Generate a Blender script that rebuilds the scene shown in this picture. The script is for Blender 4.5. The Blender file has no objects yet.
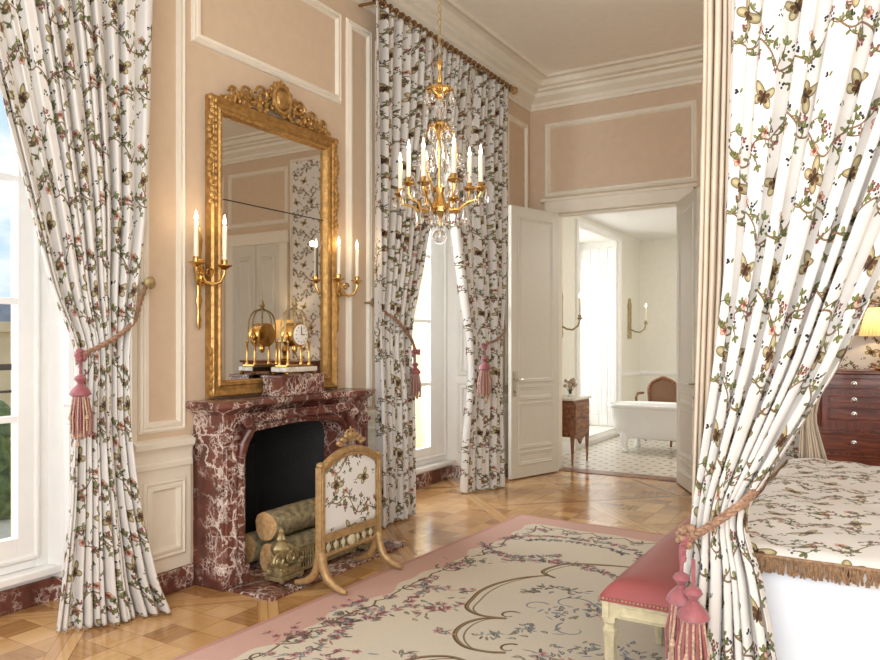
import bpy, bmesh, math, random
import numpy as np
from mathutils import Vector, Matrix

# ------------------------------------------------------------------ camera, world, lights
sc = bpy.context.scene
COL = sc.collection
PI = math.pi
FOC, HOR, VP1 = 750.0, 342.0, 893.0
CAMX, CAMZ = 3.463, 1.4
YAW = math.atan((VP1 - 440) / FOC)
cd = bpy.data.cameras.new('camera'); cam = bpy.data.objects.new('camera', cd); COL.objects.link(cam)
cam.location = (CAMX, 0, CAMZ); cam.rotation_euler = (PI / 2, 0, YAW)
cd.sensor_width = 36; cd.lens = FOC / 880 * 36; cd.shift_y = (HOR - 330) / 880; cd.clip_start = 0.05; cd.clip_end = 400
sc.camera = cam
sc.view_settings.view_transform = 'Standard'; sc.view_settings.look = 'None'
sc.view_settings.exposure = 0.08; sc.view_settings.gamma = 1.0; sc.view_settings.use_curve_mapping = False
sc.cycles.max_bounces = 10; sc.cycles.diffuse_bounces = 5; sc.cycles.glossy_bounces = 5
sc.cycles.transmission_bounces = 10; sc.cycles.transparent_max_bounces = 24
sc.cycles.caustics_reflective = False; sc.cycles.caustics_refractive = False
sc.cycles.sample_clamp_indirect = 4.0
sc.cycles.use_denoising = True


def lin(c):
    return tuple(((x / 12.92) if x <= 0.04045 else ((x + 0.055) / 1.055) ** 2.4) for x in c)


def rgb(r, g, b):
    return lin((r / 255, g / 255, b / 255)) + (1.0,)


w = bpy.data.worlds.new('World'); sc.world = w; w.use_nodes = True
nt = w.node_tree; nt.nodes.clear()
tc = nt.nodes.new('ShaderNodeTexCoord'); no = nt.nodes.new('ShaderNodeTexNoise'); no.inputs['Scale'].default_value = 3.2
no.inputs['Detail'].default_value = 6; no.inputs['Roughness'].default_value = 0.6
mp = nt.nodes.new('ShaderNodeMapping'); mp.inputs['Scale'].default_value = (1, 1, 2.6); mp.inputs['Location'].default_value = (0.35, 0.2, 0.25)
cr = nt.nodes.new('ShaderNodeValToRGB'); cr.color_ramp.elements[0].position = 0.46; cr.color_ramp.elements[1].position = 0.62
cr.color_ramp.elements[0].color = (0.52, 0.69, 0.90, 1); cr.color_ramp.elements[1].color = (1.0, 1.0, 1.0, 1)
bg = nt.nodes.new('ShaderNodeBackground'); bg.inputs['Strength'].default_value = 1.25
wo = nt.nodes.new('ShaderNodeOutputWorld')
nt.links.new(tc.outputs['Generated'], mp.inputs['Vector']); nt.links.new(mp.outputs[0], no.inputs['Vector'])
nt.links.new(no.outputs['Fac'], cr.inputs['Fac']); nt.links.new(cr.outputs['Color'], bg.inputs['Color']); nt.links.new(bg.outputs[0], wo.inputs[0])


def area(name, loc, target, sx, sy, power, color):
    l = bpy.data.lights.new(name, 'AREA'); l.shape = 'RECTANGLE'; l.size = sx; l.size_y = sy; l.energy = power; l.color = color
    o = bpy.data.objects.new(name, l); COL.objects.link(o); o.location = loc
    d = Vector(target) - Vector(loc); o.rotation_euler = d.to_track_quat('-Z', 'Y').to_euler()
    return o


area('daylight_first_window', (-1.05, 1.2, 1.9), (2.5, 2.2, 1.0), 1.5, 2.8, 60, (0.93, 0.97, 1.0))
area('daylight_second_window', (-1.05, 5.65, 1.9), (2.5, 5.0, 1.0), 1.4, 2.8, 140, (0.94, 0.98, 1.0))
area('fill_near_side', (3.4, -1.4, 2.0), (2.2, 5.0, 3.3), 3.6, 2.8, 165, (1.0, 0.99, 0.975))  # added soft fill behind the camera, aimed up to lift walls and ceiling
area('fill_bed_side', (5.3, 1.0, 2.6), (1.0, 4.6, 2.2), 2.4, 2.4, 50, (1.0, 0.98, 0.95))  # added interior fill beside the bed, no window modelled here
area('daylight_bathroom_window', (-0.95, 10.1, 1.7), (1.5, 10.0, 1.2), 1.2, 2.2, 38, (1.0, 1.0, 1.0))
area('bathroom_fill', (2.3, 9.6, 2.9), (1.0, 9.6, 0.8), 1.0, 2.0, 50, (1.0, 0.97, 0.92))  # added fill under the bathroom ceiling, out of view, no fixture


def lamp(name, loc, power, color=(1.0, 0.72, 0.42), r=0.02):
    l = bpy.data.lights.new(name, 'POINT'); l.energy = power; l.color = color; l.shadow_soft_size = r
    o = bpy.data.objects.new(name, l); COL.objects.link(o); o.location = loc


# ------------------------------------------------------------------ materials
def new_mat(name):
    m = bpy.data.materials.new(name); m.use_nodes = True
    return m, m.node_tree, m.node_tree.nodes['Principled BSDF']


def N(t, typ, **kw):
    n = t.nodes.new(typ)
    for k, v in kw.items():
        if k in n.inputs:
            n.inputs[k].default_value = v
        else:
            setattr(n, k, v)
    return n


def plain(name, col, rough=0.5, metal=0.0, var=0.06, scale=14.0, bump=0.0, bscale=60.0, sheen=0.0, coat=0.0, spec=0.5):
    """procedural surface: a colour with slow noise variation and optional fine bump"""
    m, t, b = new_mat(name)
    g = N(t, 'ShaderNodeTexCoord')
    n = N(t, 'ShaderNodeTexNoise', Scale=scale, Detail=3.0)
    t.links.new(g.outputs['Object'], n.inputs['Vector'])
    r = N(t, 'ShaderNodeValToRGB')
    r.color_ramp.elements[0].position = 0.3; r.color_ramp.elements[1].position = 0.7
    c = col[:3]
    r.color_ramp.elements[0].color = tuple(x * (1 - var) for x in c) + (1,)
    r.color_ramp.elements[1].color = tuple(min(1, x * (1 + var)) for x in c) + (1,)
    t.links.new(n.outputs['Fac'], r.inputs['Fac']); t.links.new(r.outputs['Color'], b.inputs['Base Color'])
    b.inputs['Roughness'].default_value = rough; b.inputs['Metallic'].default_value = metal
    b.inputs['Specular IOR Level'].default_value = spec
    if sheen: b.inputs['Sheen Weight'].default_value = sheen
    if coat: b.inputs['Coat Weight'].default_value = coat
    if bump:
        n2 = N(t, 'ShaderNodeTexNoise', Scale=bscale, Detail=4.0)
        t.links.new(g.outputs['Object'], n2.inputs['Vector'])
        bp = N(t, 'ShaderNodeBump', Strength=bump, Distance=0.01)
        t.links.new(n2.outputs['Fac'], bp.inputs['Height']); t.links.new(bp.outputs[0], b.inputs['Normal'])
    return m


def marble(name, base, dark, vein, scale=1.0):
    m, t, b = new_mat(name)
    g = N(t, 'ShaderNodeTexCoord')
    n1 = N(t, 'ShaderNodeTexNoise', Scale=4.0 * scale, Detail=6.0, Roughness=0.62)
    t.links.new(g.outputs['Object'], n1.inputs['Vector'])
    sub = N(t, 'ShaderNodeVectorMath', operation='SUBTRACT'); sub.inputs[1].default_value = (0.5, 0.5, 0.5)
    t.links.new(n1.outputs['Color'], sub.inputs[0])
    sc_ = N(t, 'ShaderNodeVectorMath', operation='SCALE'); sc_.inputs['Scale'].default_value = 0.30 / scale
    t.links.new(sub.outputs[0], sc_.inputs[0])
    add = N(t, 'ShaderNodeVectorMath', operation='ADD')
    t.links.new(g.outputs['Object'], add.inputs[0]); t.links.new(sc_.outputs[0], add.inputs[1])
    ramp0 = N(t, 'ShaderNodeValToRGB'); e = ramp0.color_ramp.elements
    e[0].position = 0.34; e[0].color = dark; e[1].position = 0.60; e[1].color = base
    e2_ = e.new(.74); e2_.color = tuple(b_ * .82 + v_ * .18 for b_, v_ in zip(base, vein))
    t.links.new(n1.outputs['Fac'], ramp0.inputs['Fac'])
    col = ramp0.outputs['Color']
    for vs, th, soft, nsc, lo in ((3.6, 0.004, 0.03, 2.0, 0.44), (9.0, 0.002, 0.06, 4.0, 0.48), (26.0, 0.01, 0.11, 7.0, 0.50)):
        v = N(t, 'ShaderNodeTexVoronoi', feature='DISTANCE_TO_EDGE', Scale=vs * scale)
        t.links.new(add.outputs[0], v.inputs['Vector'])
        r = N(t, 'ShaderNodeMapRange'); r.inputs['From Min'].default_value = th; r.inputs['From Max'].default_value = soft
        r.inputs['To Min'].default_value = 1.0; r.inputs['To Max'].default_value = 0.0
        t.links.new(v.outputs['Distance'], r.inputs['Value'])
        nm = N(t, 'ShaderNodeTexNoise', Scale=nsc * scale, Detail=2.0)
        t.links.new(g.outputs['Object'], nm.inputs['Vector'])
        r2 = N(t, 'ShaderNodeMapRange'); r2.inputs['From Min'].default_value = lo; r2.inputs['From Max'].default_value = lo + 0.14
        t.links.new(nm.outputs['Fac'], r2.inputs['Value'])
        mu = N(t, 'ShaderNodeMath', operation='MULTIPLY')
        t.links.new(r.outputs[0], mu.inputs[0]); t.links.new(r2.outputs[0], mu.inputs[1])
        mx = N(t, 'ShaderNodeMix', data_type='RGBA')
        t.links.new(mu.outputs[0], mx.inputs['Factor']); t.links.new(col, mx.inputs['A']); mx.inputs['B'].default_value = vein
        col = mx.outputs['Result']
    t.links.new(col, b.inputs['Base Color'])
    b.inputs['Roughness'].default_value = 0.22
    return m


def wood(name, c1, c2, rough=0.35, axis=(1, 1, 12), scale=3.0, coat=0.2):
    m, t, b = new_mat(name)
    g = N(t, 'ShaderNodeTexCoord'); mpn = N(t, 'ShaderNodeMapping'); mpn.inputs['Scale'].default_value = axis
    t.links.new(g.outputs['Object'], mpn.inputs['Vector'])
    n = N(t, 'ShaderNodeTexNoise', Scale=scale, Detail=6.0, Distortion=0.6)
    t.links.new(mpn.outputs[0], n.inputs['Vector'])
    r = N(t, 'ShaderNodeValToRGB'); r.color_ramp.elements[0].position = 0.35; r.color_ramp.elements[1].position = 0.68
    r.color_ramp.elements[0].color = c1; r.color_ramp.elements[1].color = c2
    t.links.new(n.outputs['Fac'], r.inputs['Fac']); t.links.new(r.outputs['Color'], b.inputs['Base Color'])
    b.inputs['Roughness'].default_value = rough; b.inputs['Coat Weight'].default_value = coat
    return m


def emit(name, col, s):
    m, t, b = new_mat(name)
    b.inputs['Base Color'].default_value = col; b.inputs['Emission Color'].default_value = col
    b.inputs['Emission Strength'].default_value = s
    return m


# -------- painted textile patterns, computed here with numpy
class Paint:
    def __init__(s, W, H, wm, hm, bg, wrap=True):
        s.W, s.H, s.wm, s.hm, s.wrap = W, H, wm, hm, wrap
        s.a = np.ones((H, W, 3), np.float32) * np.array(bg, np.float32)

    def ell(s, x, y, a, b, ang, col, alpha=1.0, soft=0.8):
        """ellipse, metres; col 0-255"""
        kx, ky = s.W / s.wm, s.H / s.hm
        R = max(a, b) + 2 / kx
        x0, x1 = int((x - R) * kx), int((x + R) * kx) + 2
        y0, y1 = int((y - R) * ky), int((y + R) * ky) + 2
        if not s.wrap:
            x0, x1, y0, y1 = max(0, x0), min(s.W, x1), max(0, y0), min(s.H, y1)
            if x0 >= x1 or y0 >= y1: return
        X, Y = np.arange(x0, x1), np.arange(y0, y1)
        gx, gy = np.meshgrid((X + 0.5) / kx - x, (Y + 0.5) / ky - y)
        c, si = math.cos(ang), math.sin(ang)
        u = (gx * c + gy * si) / a; v = (-gx * si + gy * c) / b
        d = np.sqrt(u * u + v * v)
        m = np.clip((1 - d) * min(a, b) * kx / soft + 0.5, 0, 1)[..., None] * alpha
        iy, ix = np.ix_(Y % s.H, X % s.W)
        s.a[iy, ix] = s.a[iy, ix] * (1 - m) + np.array([q / 255 for q in col], np.float32) * m

    def line(s, pts, wd, col, alpha=1.0, taper=False):
        n = len(pts)
        for i in range(n - 1):
            (xa, ya), (xb, yb) = pts[i], pts[i + 1]
            L = math.hypot(xb - xa, yb - ya)
            if L < 1e-6: continue
            ww = wd * (1 - 0.7 * i / n) if taper else wd
            s.ell((xa + xb) / 2, (ya + yb) / 2, L * 0.62 + ww * 0.3, ww / 2, math.atan2(yb - ya, xb - xa), col, alpha)

    def image(s, name):
        im = bpy.data.images.new(name, s.W, s.H)
        out = np.ones((s.H, s.W, 4), np.float32); out[..., :3] = np.clip(s.a, 0, 1)
        im.pixels.foreach_set(out.ravel()); im.update()
        im.pack()
        return im


def leaf(p, x, y, L, ang, col):
    dk = tuple(c * 0.66 for c in col)
    cx, cy = x + math.cos(ang) * L / 2, y + math.sin(ang) * L / 2
    p.ell(cx, cy, L / 2, L * 0.25, ang, dk, .9)
    p.ell(cx - math.sin(ang) * L * .05, cy + math.cos(ang) * L * .05, L / 2 * 0.78, L * 0.14, ang, col, .9)


def trio(p, x, y, L, ang, col):
    for da, k in ((-0.95, .85), (0.95, .85), (0, 1.0)):
        leaf(p, x, y, L * k, ang + da, col)


def flower(p, x, y, r, rnd):
    for k in range(5):
        a = k * 2 * PI / 5 + rnd.random() * .4
        p.ell(x + math.cos(a) * r * .58, y + math.sin(a) * r * .58, r * .52, r * .44, a, (184, 134, 118))
        p.ell(x + math.cos(a) * r * .62, y + math.sin(a) * r * .62, r * .36, r * .26, a, (216, 182, 158))
    p.ell(x, y, r * .5, r * .46, 0, (158, 88, 74)); p.ell(x, y, r * .2, r * .2, 0, (98, 56, 46))


def bud(p, x, y, r, rnd):
    for k in range(4):
        a = rnd.random() * 6.28
        p.ell(x + math.cos(a) * r * .7, y + math.sin(a) * r * .7, r * .55, r * .4, a, (124, 72, 68))
    p.ell(x, y, r * .5, r * .4, 0, (170, 112, 104))


def berries(p, x, y, rnd):
    for k in range(4):
        p.ell(x + rnd.uniform(-.011, .011), y + rnd.uniform(-.011, .011), .0040, .0040, 0, (48, 46, 54))


def butterfly(p, x, y, s, ang):
    def at(r, a): return x + math.cos(ang + a) * r, y + math.sin(ang + a) * r
    for sg in (-1, 1):
        for r, a, la, lb, da in ((.030, .80, .030, .014, .95), (.022, 1.9, .019, .014, 1.9)):
            q = at(r * s, a * sg)
            p.ell(*q, la * s, lb * s, ang + da * sg, (116, 100, 72))
            p.ell(*q, la * s * .84, lb * s * .78, ang + da * sg, (166, 152, 112))
            q2 = at(r * s * 1.2, a * sg)
            p.ell(*q2, la * s * .45, lb * s * .42, ang + da * sg, (196, 184, 144))
            q3 = at(r * s * .5, a * sg)
            p.ell(*q3, la * s * .42, lb * s * .5, ang + da * sg, (96, 66, 46))
    p.ell(*at(.002 * s, 0), .021 * s, .0046 * s, ang, (58, 46, 36))


def floral():
    T = 0.52
    p = Paint(900, 900, T, T, (0.900, 0.885, 0.862))
    rnd = random.Random(4)
    G = [(130, 134, 80), (146, 150, 96), (114, 118, 70)]
    ST = (120, 96, 72)
    for vy, ph in ((0.12, 0.3), (0.38, 3.3)):
        n = 120
        f = lambda t: (t * T, vy + .050 * math.sin(2 * PI * t + ph) + .022 * math.sin(6 * PI * t + ph * 2))
        pts = [f(i / n) for i in range(n + 1)]
        p.line(pts, .0066, ST); p.line([(a, b + .0012) for a, b in pts], .0026, (146, 120, 88))
        k = 0
        for i in range(0, n, 8):
            x, y = pts[i]; x2, y2 = pts[i + 1]
            base = math.atan2(y2 - y, x2 - x)
            sd = 1 if k % 2 == 0 else -1
            k += 1
            L = rnd.uniform(.040, .085); cur = rnd.uniform(.6, 1.7) * sd
            a = base + sd * rnd.uniform(.7, 1.1); tw = [(x, y)]
            for j in range(9):
                a += cur / 9 * (-1 if k % 3 else 1); x += math.cos(a) * L / 9; y += math.sin(a) * L / 9; tw.append((x, y))
            p.line(tw, .0046, ST)
            xm, ym = tw[5]
            trio(p, xm, ym, rnd.uniform(.017, .024), a - sd * 1.2, rnd.choice(G))
            c = (k + (3 if vy > .3 else 0)) % 5
            if c == 0:
                flower(p, x, y, rnd.uniform(.017, .021), rnd)
                trio(p, x - math.cos(a) * .018, y - math.sin(a) * .018, .022, a + 1.5, rnd.choice(G))
            elif c in (1, 3):
                bud(p, x, y, .011, rnd); bud(p, x + .017, y + .010, .009, rnd); bud(p, x - .006, y + .018, .008, rnd); leaf(p, x, y, .020, a + 1, rnd.choice(G))
            else:
                trio(p, x, y, rnd.uniform(.022, .030), a, rnd.choice(G))
            leaf(p, *tw[2], .019, base + sd * 2.2, rnd.choice(G))
            if k % 2: berries(p, x + .022, y - .014, rnd)
    for x, y, s_, an in ((.10, .245, 1.15, .7), (.35, .25, 1.05, 2.2), (.22, .505, 1.1, 1.2), (.47, .50, 1.0, -.4)):
        butterfly(p, x, y, s_, an)
    for x, y in ((.04, .28), (.17, .29), (.27, .23), (.42, .30), (.50, .2), (.07, .02), (.16, .46), (.32, .02), (.39, .45), (.30, .32), (.03, .45), (.22, .18)):
        berries(p, x, y, rnd)
        leaf(p, x + .012, y + .008, .016, rnd.uniform(0, 6), rnd.choice(G))
    return p.image('floral_cotton')


FLORAL = floral()


def fabric(name, img, T=0.56, rough=0.85, trans=0.0, coord='UV', tint=None):
    m, t, b = new_mat(name)
    g = N(t, 'ShaderNodeTexCoord'); mpn = N(t, 'ShaderNodeMapping'); mpn.inputs['Scale'].default_value = (1 / T, 1 / T, 1 / T)
    t.links.new(g.outputs[coord], mpn.inputs['Vector'])
    im = N(t, 'ShaderNodeTexImage'); im.image = img; im.extension = 'REPEAT'
    t.links.new(mpn.outputs[0], im.inputs['Vector'])
    col = im.outputs['Color']
    if tint:
        mx = N(t, 'ShaderNodeMix', data_type='RGBA', blend_type='MULTIPLY'); mx.inputs['Factor'].default_value = 1
        t.links.new(col, mx.inputs['A']); mx.inputs['B'].default_value = tint; col = mx.outputs['Result']
    t.links.new(col, b.inputs['Base Color'])
    b.inputs['Roughness'].default_value = rough; b.inputs['Specular IOR Level'].default_value = 0.2
    b.inputs['Sheen Weight'].default_value = 0.1
    n2 = N(t, 'ShaderNodeTexNoise', Scale=500.0, Detail=2.0)
    t.links.new(g.outputs[coord], n2.inputs['Vector'])
    bp = N(t, 'ShaderNodeBump', Strength=0.15, Distance=0.002)
    t.links.new(n2.outputs['Fac'], bp.inputs['Height']); t.links.new(bp.outputs[0], b.inputs['Normal'])
    if trans:
        tr = N(t, 'ShaderNodeBsdfTranslucent'); t.links.new(col, tr.inputs['Color'])
        ms = N(t, 'ShaderNodeMixShader'); ms.inputs[0].default_value = trans
        t.links.new(b.outputs[0], ms.inputs[1]); t.links.new(tr.outputs[0], ms.inputs[2])
        t.links.new(ms.outputs[0], t.nodes['Material Output'].inputs['Surface'])
    return m


M = {}
M['floral'] = fabric('floral_cotton', FLORAL, trans=0.18)
M['floral_flat'] = fabric('floral_cover', FLORAL)
M['wall'] = plain('beige_pink_paint', rgb(209, 186, 160), .7, var=.03, bump=.03)
M['cream'] = plain('cream_paint', rgb(232, 224, 208), .45, var=.02)
M['ceiling'] = plain('ceiling_paint', rgb(244, 238, 226), .8, var=.02)
M['white'] = plain('white_paint', rgb(240, 238, 234), .4, var=.015)
M['door'] = plain('door_paint', rgb(214, 209, 196), .4, var=.015)
M['bathwall'] = plain('bathroom_wall_paint', rgb(236, 233, 222), .6, var=.02)
M['gold'] = plain('gilt_wood', rgb(186, 146, 88), .42, metal=.75, var=.25, scale=30, bump=.5, bscale=50)
M['brass'] = plain('gilt_brass', rgb(214, 172, 104), .25, metal=1, var=.12)
M['bronze'] = plain('aged_bronze', rgb(176, 158, 116), .42, metal=.7, var=.3, scale=40, bump=.5, bscale=60)
M['rodmetal'] = plain('antique_brass_rod', rgb(140, 106, 68), .4, metal=.7, var=.2, scale=30)
M['gildedpaint'] = plain('gilt_frame_paint', rgb(178, 144, 98), .42, metal=.35, var=.22, scale=35, bump=.3)
M['oldcream'] = plain('aged_cream_paint', rgb(194, 182, 148), .5, var=.12, scale=40)
M['marble'] = marble('red_marble', rgb(120, 72, 60), rgb(76, 44, 37), rgb(224, 208, 196), 1.0)
M['bmarble'] = marble('white_marble', rgb(232, 226, 214), rgb(214, 206, 192), rgb(190, 180, 166), .8)
M['black'] = plain('soot_black_iron', rgb(30, 28, 27), .6, var=.3, scale=9, bump=.3)
M['iron'] = plain('black_railing_paint', rgb(38, 38, 40), .45)
M['red'] = plain('dusty_red_leather', rgb(152, 78, 78), .38, var=.05, bump=.1, bscale=220)
M['pinksilk'] = plain('dusty_pink_silk', rgb(146, 80, 84), .5, var=.15, scale=60, sheen=.3)
M['fringe'] = plain('mixed_silk_fringe', rgb(182, 150, 126), .7, var=.4, scale=120)
M['ropefab'] = plain('twisted_silk_rope', rgb(150, 116, 92), .6, var=.5, scale=110)
M['candle'] = plain('ivory_candle', rgb(244, 236, 216), .5, var=.02)
M['mahogany'] = wood('mahogany', rgb(92, 42, 26), rgb(146, 76, 46), .28, (10, 10, 1.2), 4)
M['mahogany_h'] = wood('mahogany_drawer_front', rgb(88, 40, 26), rgb(150, 78, 48), .28, (1.2, 10, 10), 4)
M['walnut'] = wood('walnut_veneer', rgb(98, 58, 36), rgb(160, 106, 70), .4, (9, 2, 9), 3)
M['cane'] = plain('woven_cane', rgb(126, 92, 64), .6, var=.25, scale=90, bump=.3, bscale=200)
M['logend'] = wood('cut_log_end', rgb(190, 142, 90), rgb(222, 184, 132), .8, (8, 1, 8), 4, coat=0)
M['bark'] = plain('birch_bark', rgb(152, 138, 104), .9, var=.45, scale=28, bump=1, bscale=30)
M['enamel'] = plain('white_enamel', rgb(246, 246, 244), .12, var=.01, coat=.5)
M['nickel'] = plain('polished_nickel', rgb(190, 184, 172), .25, metal=1, var=.05)
M['clockface'] = plain('white_clock_enamel', rgb(240, 236, 226), .3, var=.02)
M['dark'] = plain('blackened_metal', rgb(40, 34, 30), .5)
M['linen'] = plain('white_linen', rgb(222, 227, 233), .85, var=.02, bump=.08, bscale=200)
M['lining'] = plain('striped_beige_lining', rgb(204, 188, 168), .85, var=.08, scale=6)
M['flame'] = emit('candle_flame_bulb', (1.0, 0.86, 0.62, 1), 5)
M['shade'] = plain('pleated_cream_shade', rgb(240, 218, 176), .8, var=.05)
M['stone'] = plain('pale_facade_stone', rgb(228, 206, 168), .9, var=.08, scale=1.2)
M['slate'] = plain('grey_slate_roof', rgb(128, 134, 144), .8, var=.15, scale=2)
M['hedge'] = plain('clipped_hedge_leaves', rgb(96, 112, 62), .9, var=.6, scale=3.5, bump=1, bscale=6)
M['gravel'] = plain('pale_gravel', rgb(206, 198, 176), .95, var=.1)
M['glassdark'] = plain('dark_window_glass', rgb(90, 100, 112), .1)
M['flowers'] = plain('dried_pink_petals', rgb(196, 176, 156), .8, var=.35, scale=50)
M['leafy'] = plain('dry_green_leaves', rgb(110, 116, 84), .8, var=.3, scale=50)

m, t, b = new_mat('looking_glass'); M['mirror'] = m
g_ = N(t, 'ShaderNodeTexCoord'); n_ = N(t, 'ShaderNodeTexNoise', Scale=2.0); t.links.new(g_.outputs['Object'], n_.inputs['Vector'])
r_ = N(t, 'ShaderNodeValToRGB'); r_.color_ramp.elements[0].color = (.80, .77, .72, 1); r_.color_ramp.elements[1].color = (.86, .84, .80, 1)
t.links.new(n_.outputs['Fac'], r_.inputs['Fac']); t.links.new(r_.outputs['Color'], b.inputs['Base Color'])
b.inputs['Metallic'].default_value = 1; b.inputs['Roughness'].default_value = 0.015

m, t, b = new_mat('crystal'); M['crystal'] = m
b.inputs['Base Color'].default_value = (1, 1, 1, 1); b.inputs['Roughness'].default_value = 0.0
b.inputs['Transmission Weight'].default_value = 1.0; b.inputs['IOR'].default_value = 1.55

m = bpy.data.materials.new('window_glass'); m.use_nodes = True; t = m.node_tree; t.nodes.clear(); M['glass'] = m
o_ = N(t, 'ShaderNodeOutputMaterial'); tr = N(t, 'ShaderNodeBsdfTransparent'); gl = N(t, 'ShaderNodeBsdfGlossy'); gl.inputs['Roughness'].default_value = 0.02
mx = N(t, 'ShaderNodeMixShader')
mx.inputs[0].default_value = 0.05; t.links.new(tr.outputs[0], mx.inputs[1]); t.links.new(gl.outputs[0], mx.inputs[2]); t.links.new(mx.outputs[0], o_.inputs[0])


def parquet():
    """diagonal panel parquet: 45 degree panels framed with border strips, small alternating squares inside"""
    m, t, b = new_mat('oak_parquet')
    g = N(t, 'ShaderNodeTexCoord')
    rot = N(t, 'ShaderNodeMapping'); rot.inputs['Rotation'].default_value = (0, 0, PI / 4)
    t.links.new(g.outputs['Object'], rot.inputs['Vector'])
    s1 = N(t, 'ShaderNodeSeparateXYZ'); t.links.new(rot.outputs[0], s1.inputs[0])

    def mth(op, a, bb=None, c=None):
        n = N(t, 'ShaderNodeMath', operation=op)
        for i, v in enumerate((a, bb, c)):
            if v is None: continue
            if isinstance(v, (int, float)): n.inputs[i].default_value = v
            else: t.links.new(v, n.inputs[i])
        return n.outputs[0]
    PW, BW, SQ = 0.92, 0.11, 0.175
    fx = mth('MODULO', mth('ADD', s1.outputs['X'], 92.0), PW); fy = mth('MODULO', mth('ADD', s1.outputs['Y'], 92.3), PW)
    bx = mth('LESS_THAN', fx, BW); by = mth('LESS_THAN', fy, BW)
    inb = mth('MAXIMUM', bx, by)
    ix = mth('SUBTRACT', fx, BW); iy = mth('SUBTRACT', fy, BW)
    # inner weave: turned 45 degrees again, so in world axes
    s2 = N(t, 'ShaderNodeSeparateXYZ'); t.links.new(g.outputs['Object'], s2.inputs[0])
    qx = mth('DIVIDE', mth('ADD', s2.outputs['X'], 50.0), SQ); qy = mth('DIVIDE', mth('ADD', s2.outputs['Y'], 50.0), SQ)
    chk = mth('MODULO', mth('ADD', mth('FLOOR', qx), mth('FLOOR', qy)), 2.0)
    # grain direction coordinate: 0 -> along x, 1 -> along y
    ga = mth('ADD', mth('MULTIPLY', s2.outputs['X'], mth('SUBTRACT', 1.0, chk)), mth('MULTIPLY', s2.outputs['Y'], chk))
    gb = mth('ADD', mth('MULTIPLY', s2.outputs['Y'], mth('SUBTRACT', 1.0, chk)), mth('MULTIPLY', s2.outputs['X'], chk))
    # border grain
    gba = mth('ADD', mth('MULTIPLY', s1.outputs['Y'], bx), mth('MULTIPLY', s1.outputs['X'], mth('SUBTRACT', 1.0, bx)))
    gbb = mth('ADD', mth('MULTIPLY', s1.outputs['X'], bx), mth('MULTIPLY', s1.outputs['Y'], mth('SUBTRACT', 1.0, bx)))
    inv = mth('SUBTRACT', 1.0, inb)
    A = mth('ADD', mth('MULTIPLY', ga, inv), mth('MULTIPLY', gba, inb)); B = mth('ADD', mth('MULTIPLY', gb, inv), mth('MULTIPLY', gbb, inb))
    # cell id
    idx = mth('ADD', mth('MULTIPLY', mth('FLOOR', qx), inv), mth('MULTIPLY', mth('FLOOR', mth('DIVIDE', gba, 0.9)), inb))
    idy = mth('ADD', mth('MULTIPLY', mth('FLOOR', qy), inv), mth('MULTIPLY', mth('FLOOR', mth('DIVIDE', gbb, 0.055)), inb))
    cid = N(t, 'ShaderNodeCombineXYZ'); t.links.new(idx, cid.inputs[0]); t.links.new(idy, cid.inputs[1]); t.links.new(inb, cid.inputs[2])
    wn = N(t, 'ShaderNodeTexWhiteNoise'); t.links.new(cid.outputs[0], wn.inputs['Vector'])
    gv = N(t, 'ShaderNodeCombineXYZ')
    t.links.new(mth('MULTIPLY', A, 3.0), gv.inputs[0]); t.links.new(mth('MULTIPLY', B, 45.0), gv.inputs[1]); t.links.new(mth('MULTIPLY', wn.outputs['Value'], 30.0), gv.inputs[2])
    gn = N(t, 'ShaderNodeTexNoise', Scale=1.0, Detail=4.0, Roughness=.6); t.links.new(gv.outputs[0], gn.inputs['Vector'])
    val = mth('ADD', mth('MULTIPLY', wn.outputs['Value'], 0.55), mth('MULTIPLY', gn.outputs['Fac'], 0.55))
    r = N(t, 'ShaderNodeValToRGB'); e = r.color_ramp.elements
    e[0].position = .15; e[0].color = rgb(140, 96, 54); e[1].position = .95; e[1].color = rgb(212, 170, 116)
    x = e.new(.5); x.color = rgb(184, 138, 86)
    t.links.new(val, r.inputs['Fac'])
    # joints
    ex = mth('MINIMUM', mth('FRACT', qx), mth('SUBTRACT', 1.0, mth('FRACT', qx))); ey = mth('MINIMUM', mth('FRACT', qy), mth('SUBTRACT', 1.0, mth('FRACT', qy)))
    jin = mth('MULTIPLY', mth('LESS_THAN', mth('MINIMUM', ex, ey), 0.009), inv)
    jb = mth('MAXIMUM', mth('LESS_THAN', mth('ABSOLUTE', mth('SUBTRACT', fx, BW)), 0.0022), mth('LESS_THAN', mth('ABSOLUTE', mth('SUBTRACT', fy, BW)), 0.0022))
    j2 = mth('MAXIMUM', mth('LESS_THAN', fx, 0.0025), mth('LESS_THAN', fy, 0.0025))
    j3 = mth('MULTIPLY', mth('MAXIMUM', mth('LESS_THAN', mth('ABSOLUTE', mth('SUBTRACT', fx, .055)), .0016), mth('LESS_THAN', mth('ABSOLUTE', mth('SUBTRACT', fy, .055)), .0016)), inb)
    J = mth('MAXIMUM', mth('MAXIMUM', jin, jb), mth('MAXIMUM', j2, j3))
    mx = N(t, 'ShaderNodeMix', data_type='RGBA'); t.links.new(mth('MULTIPLY', J, .7), mx.inputs['Factor']); t.links.new(r.outputs['Color'], mx.inputs['A'])
    mx.inputs['B'].default_value = rgb(104, 66, 36)
    t.links.new(mx.outputs['Result'], b.inputs['Base Color'])
    t.links.new(mth('ADD', mth('MULTIPLY', gn.outputs['Fac'], .10), .13), b.inputs['Roughness'])
    b.inputs['Coat Weight'].default_value = .25; b.inputs['Coat Roughness'].default_value = .1
    n3 = N(t, 'ShaderNodeTexNoise', Scale=2.5, Detail=2.0); t.links.new(g.outputs['Object'], n3.inputs['Vector'])
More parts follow.
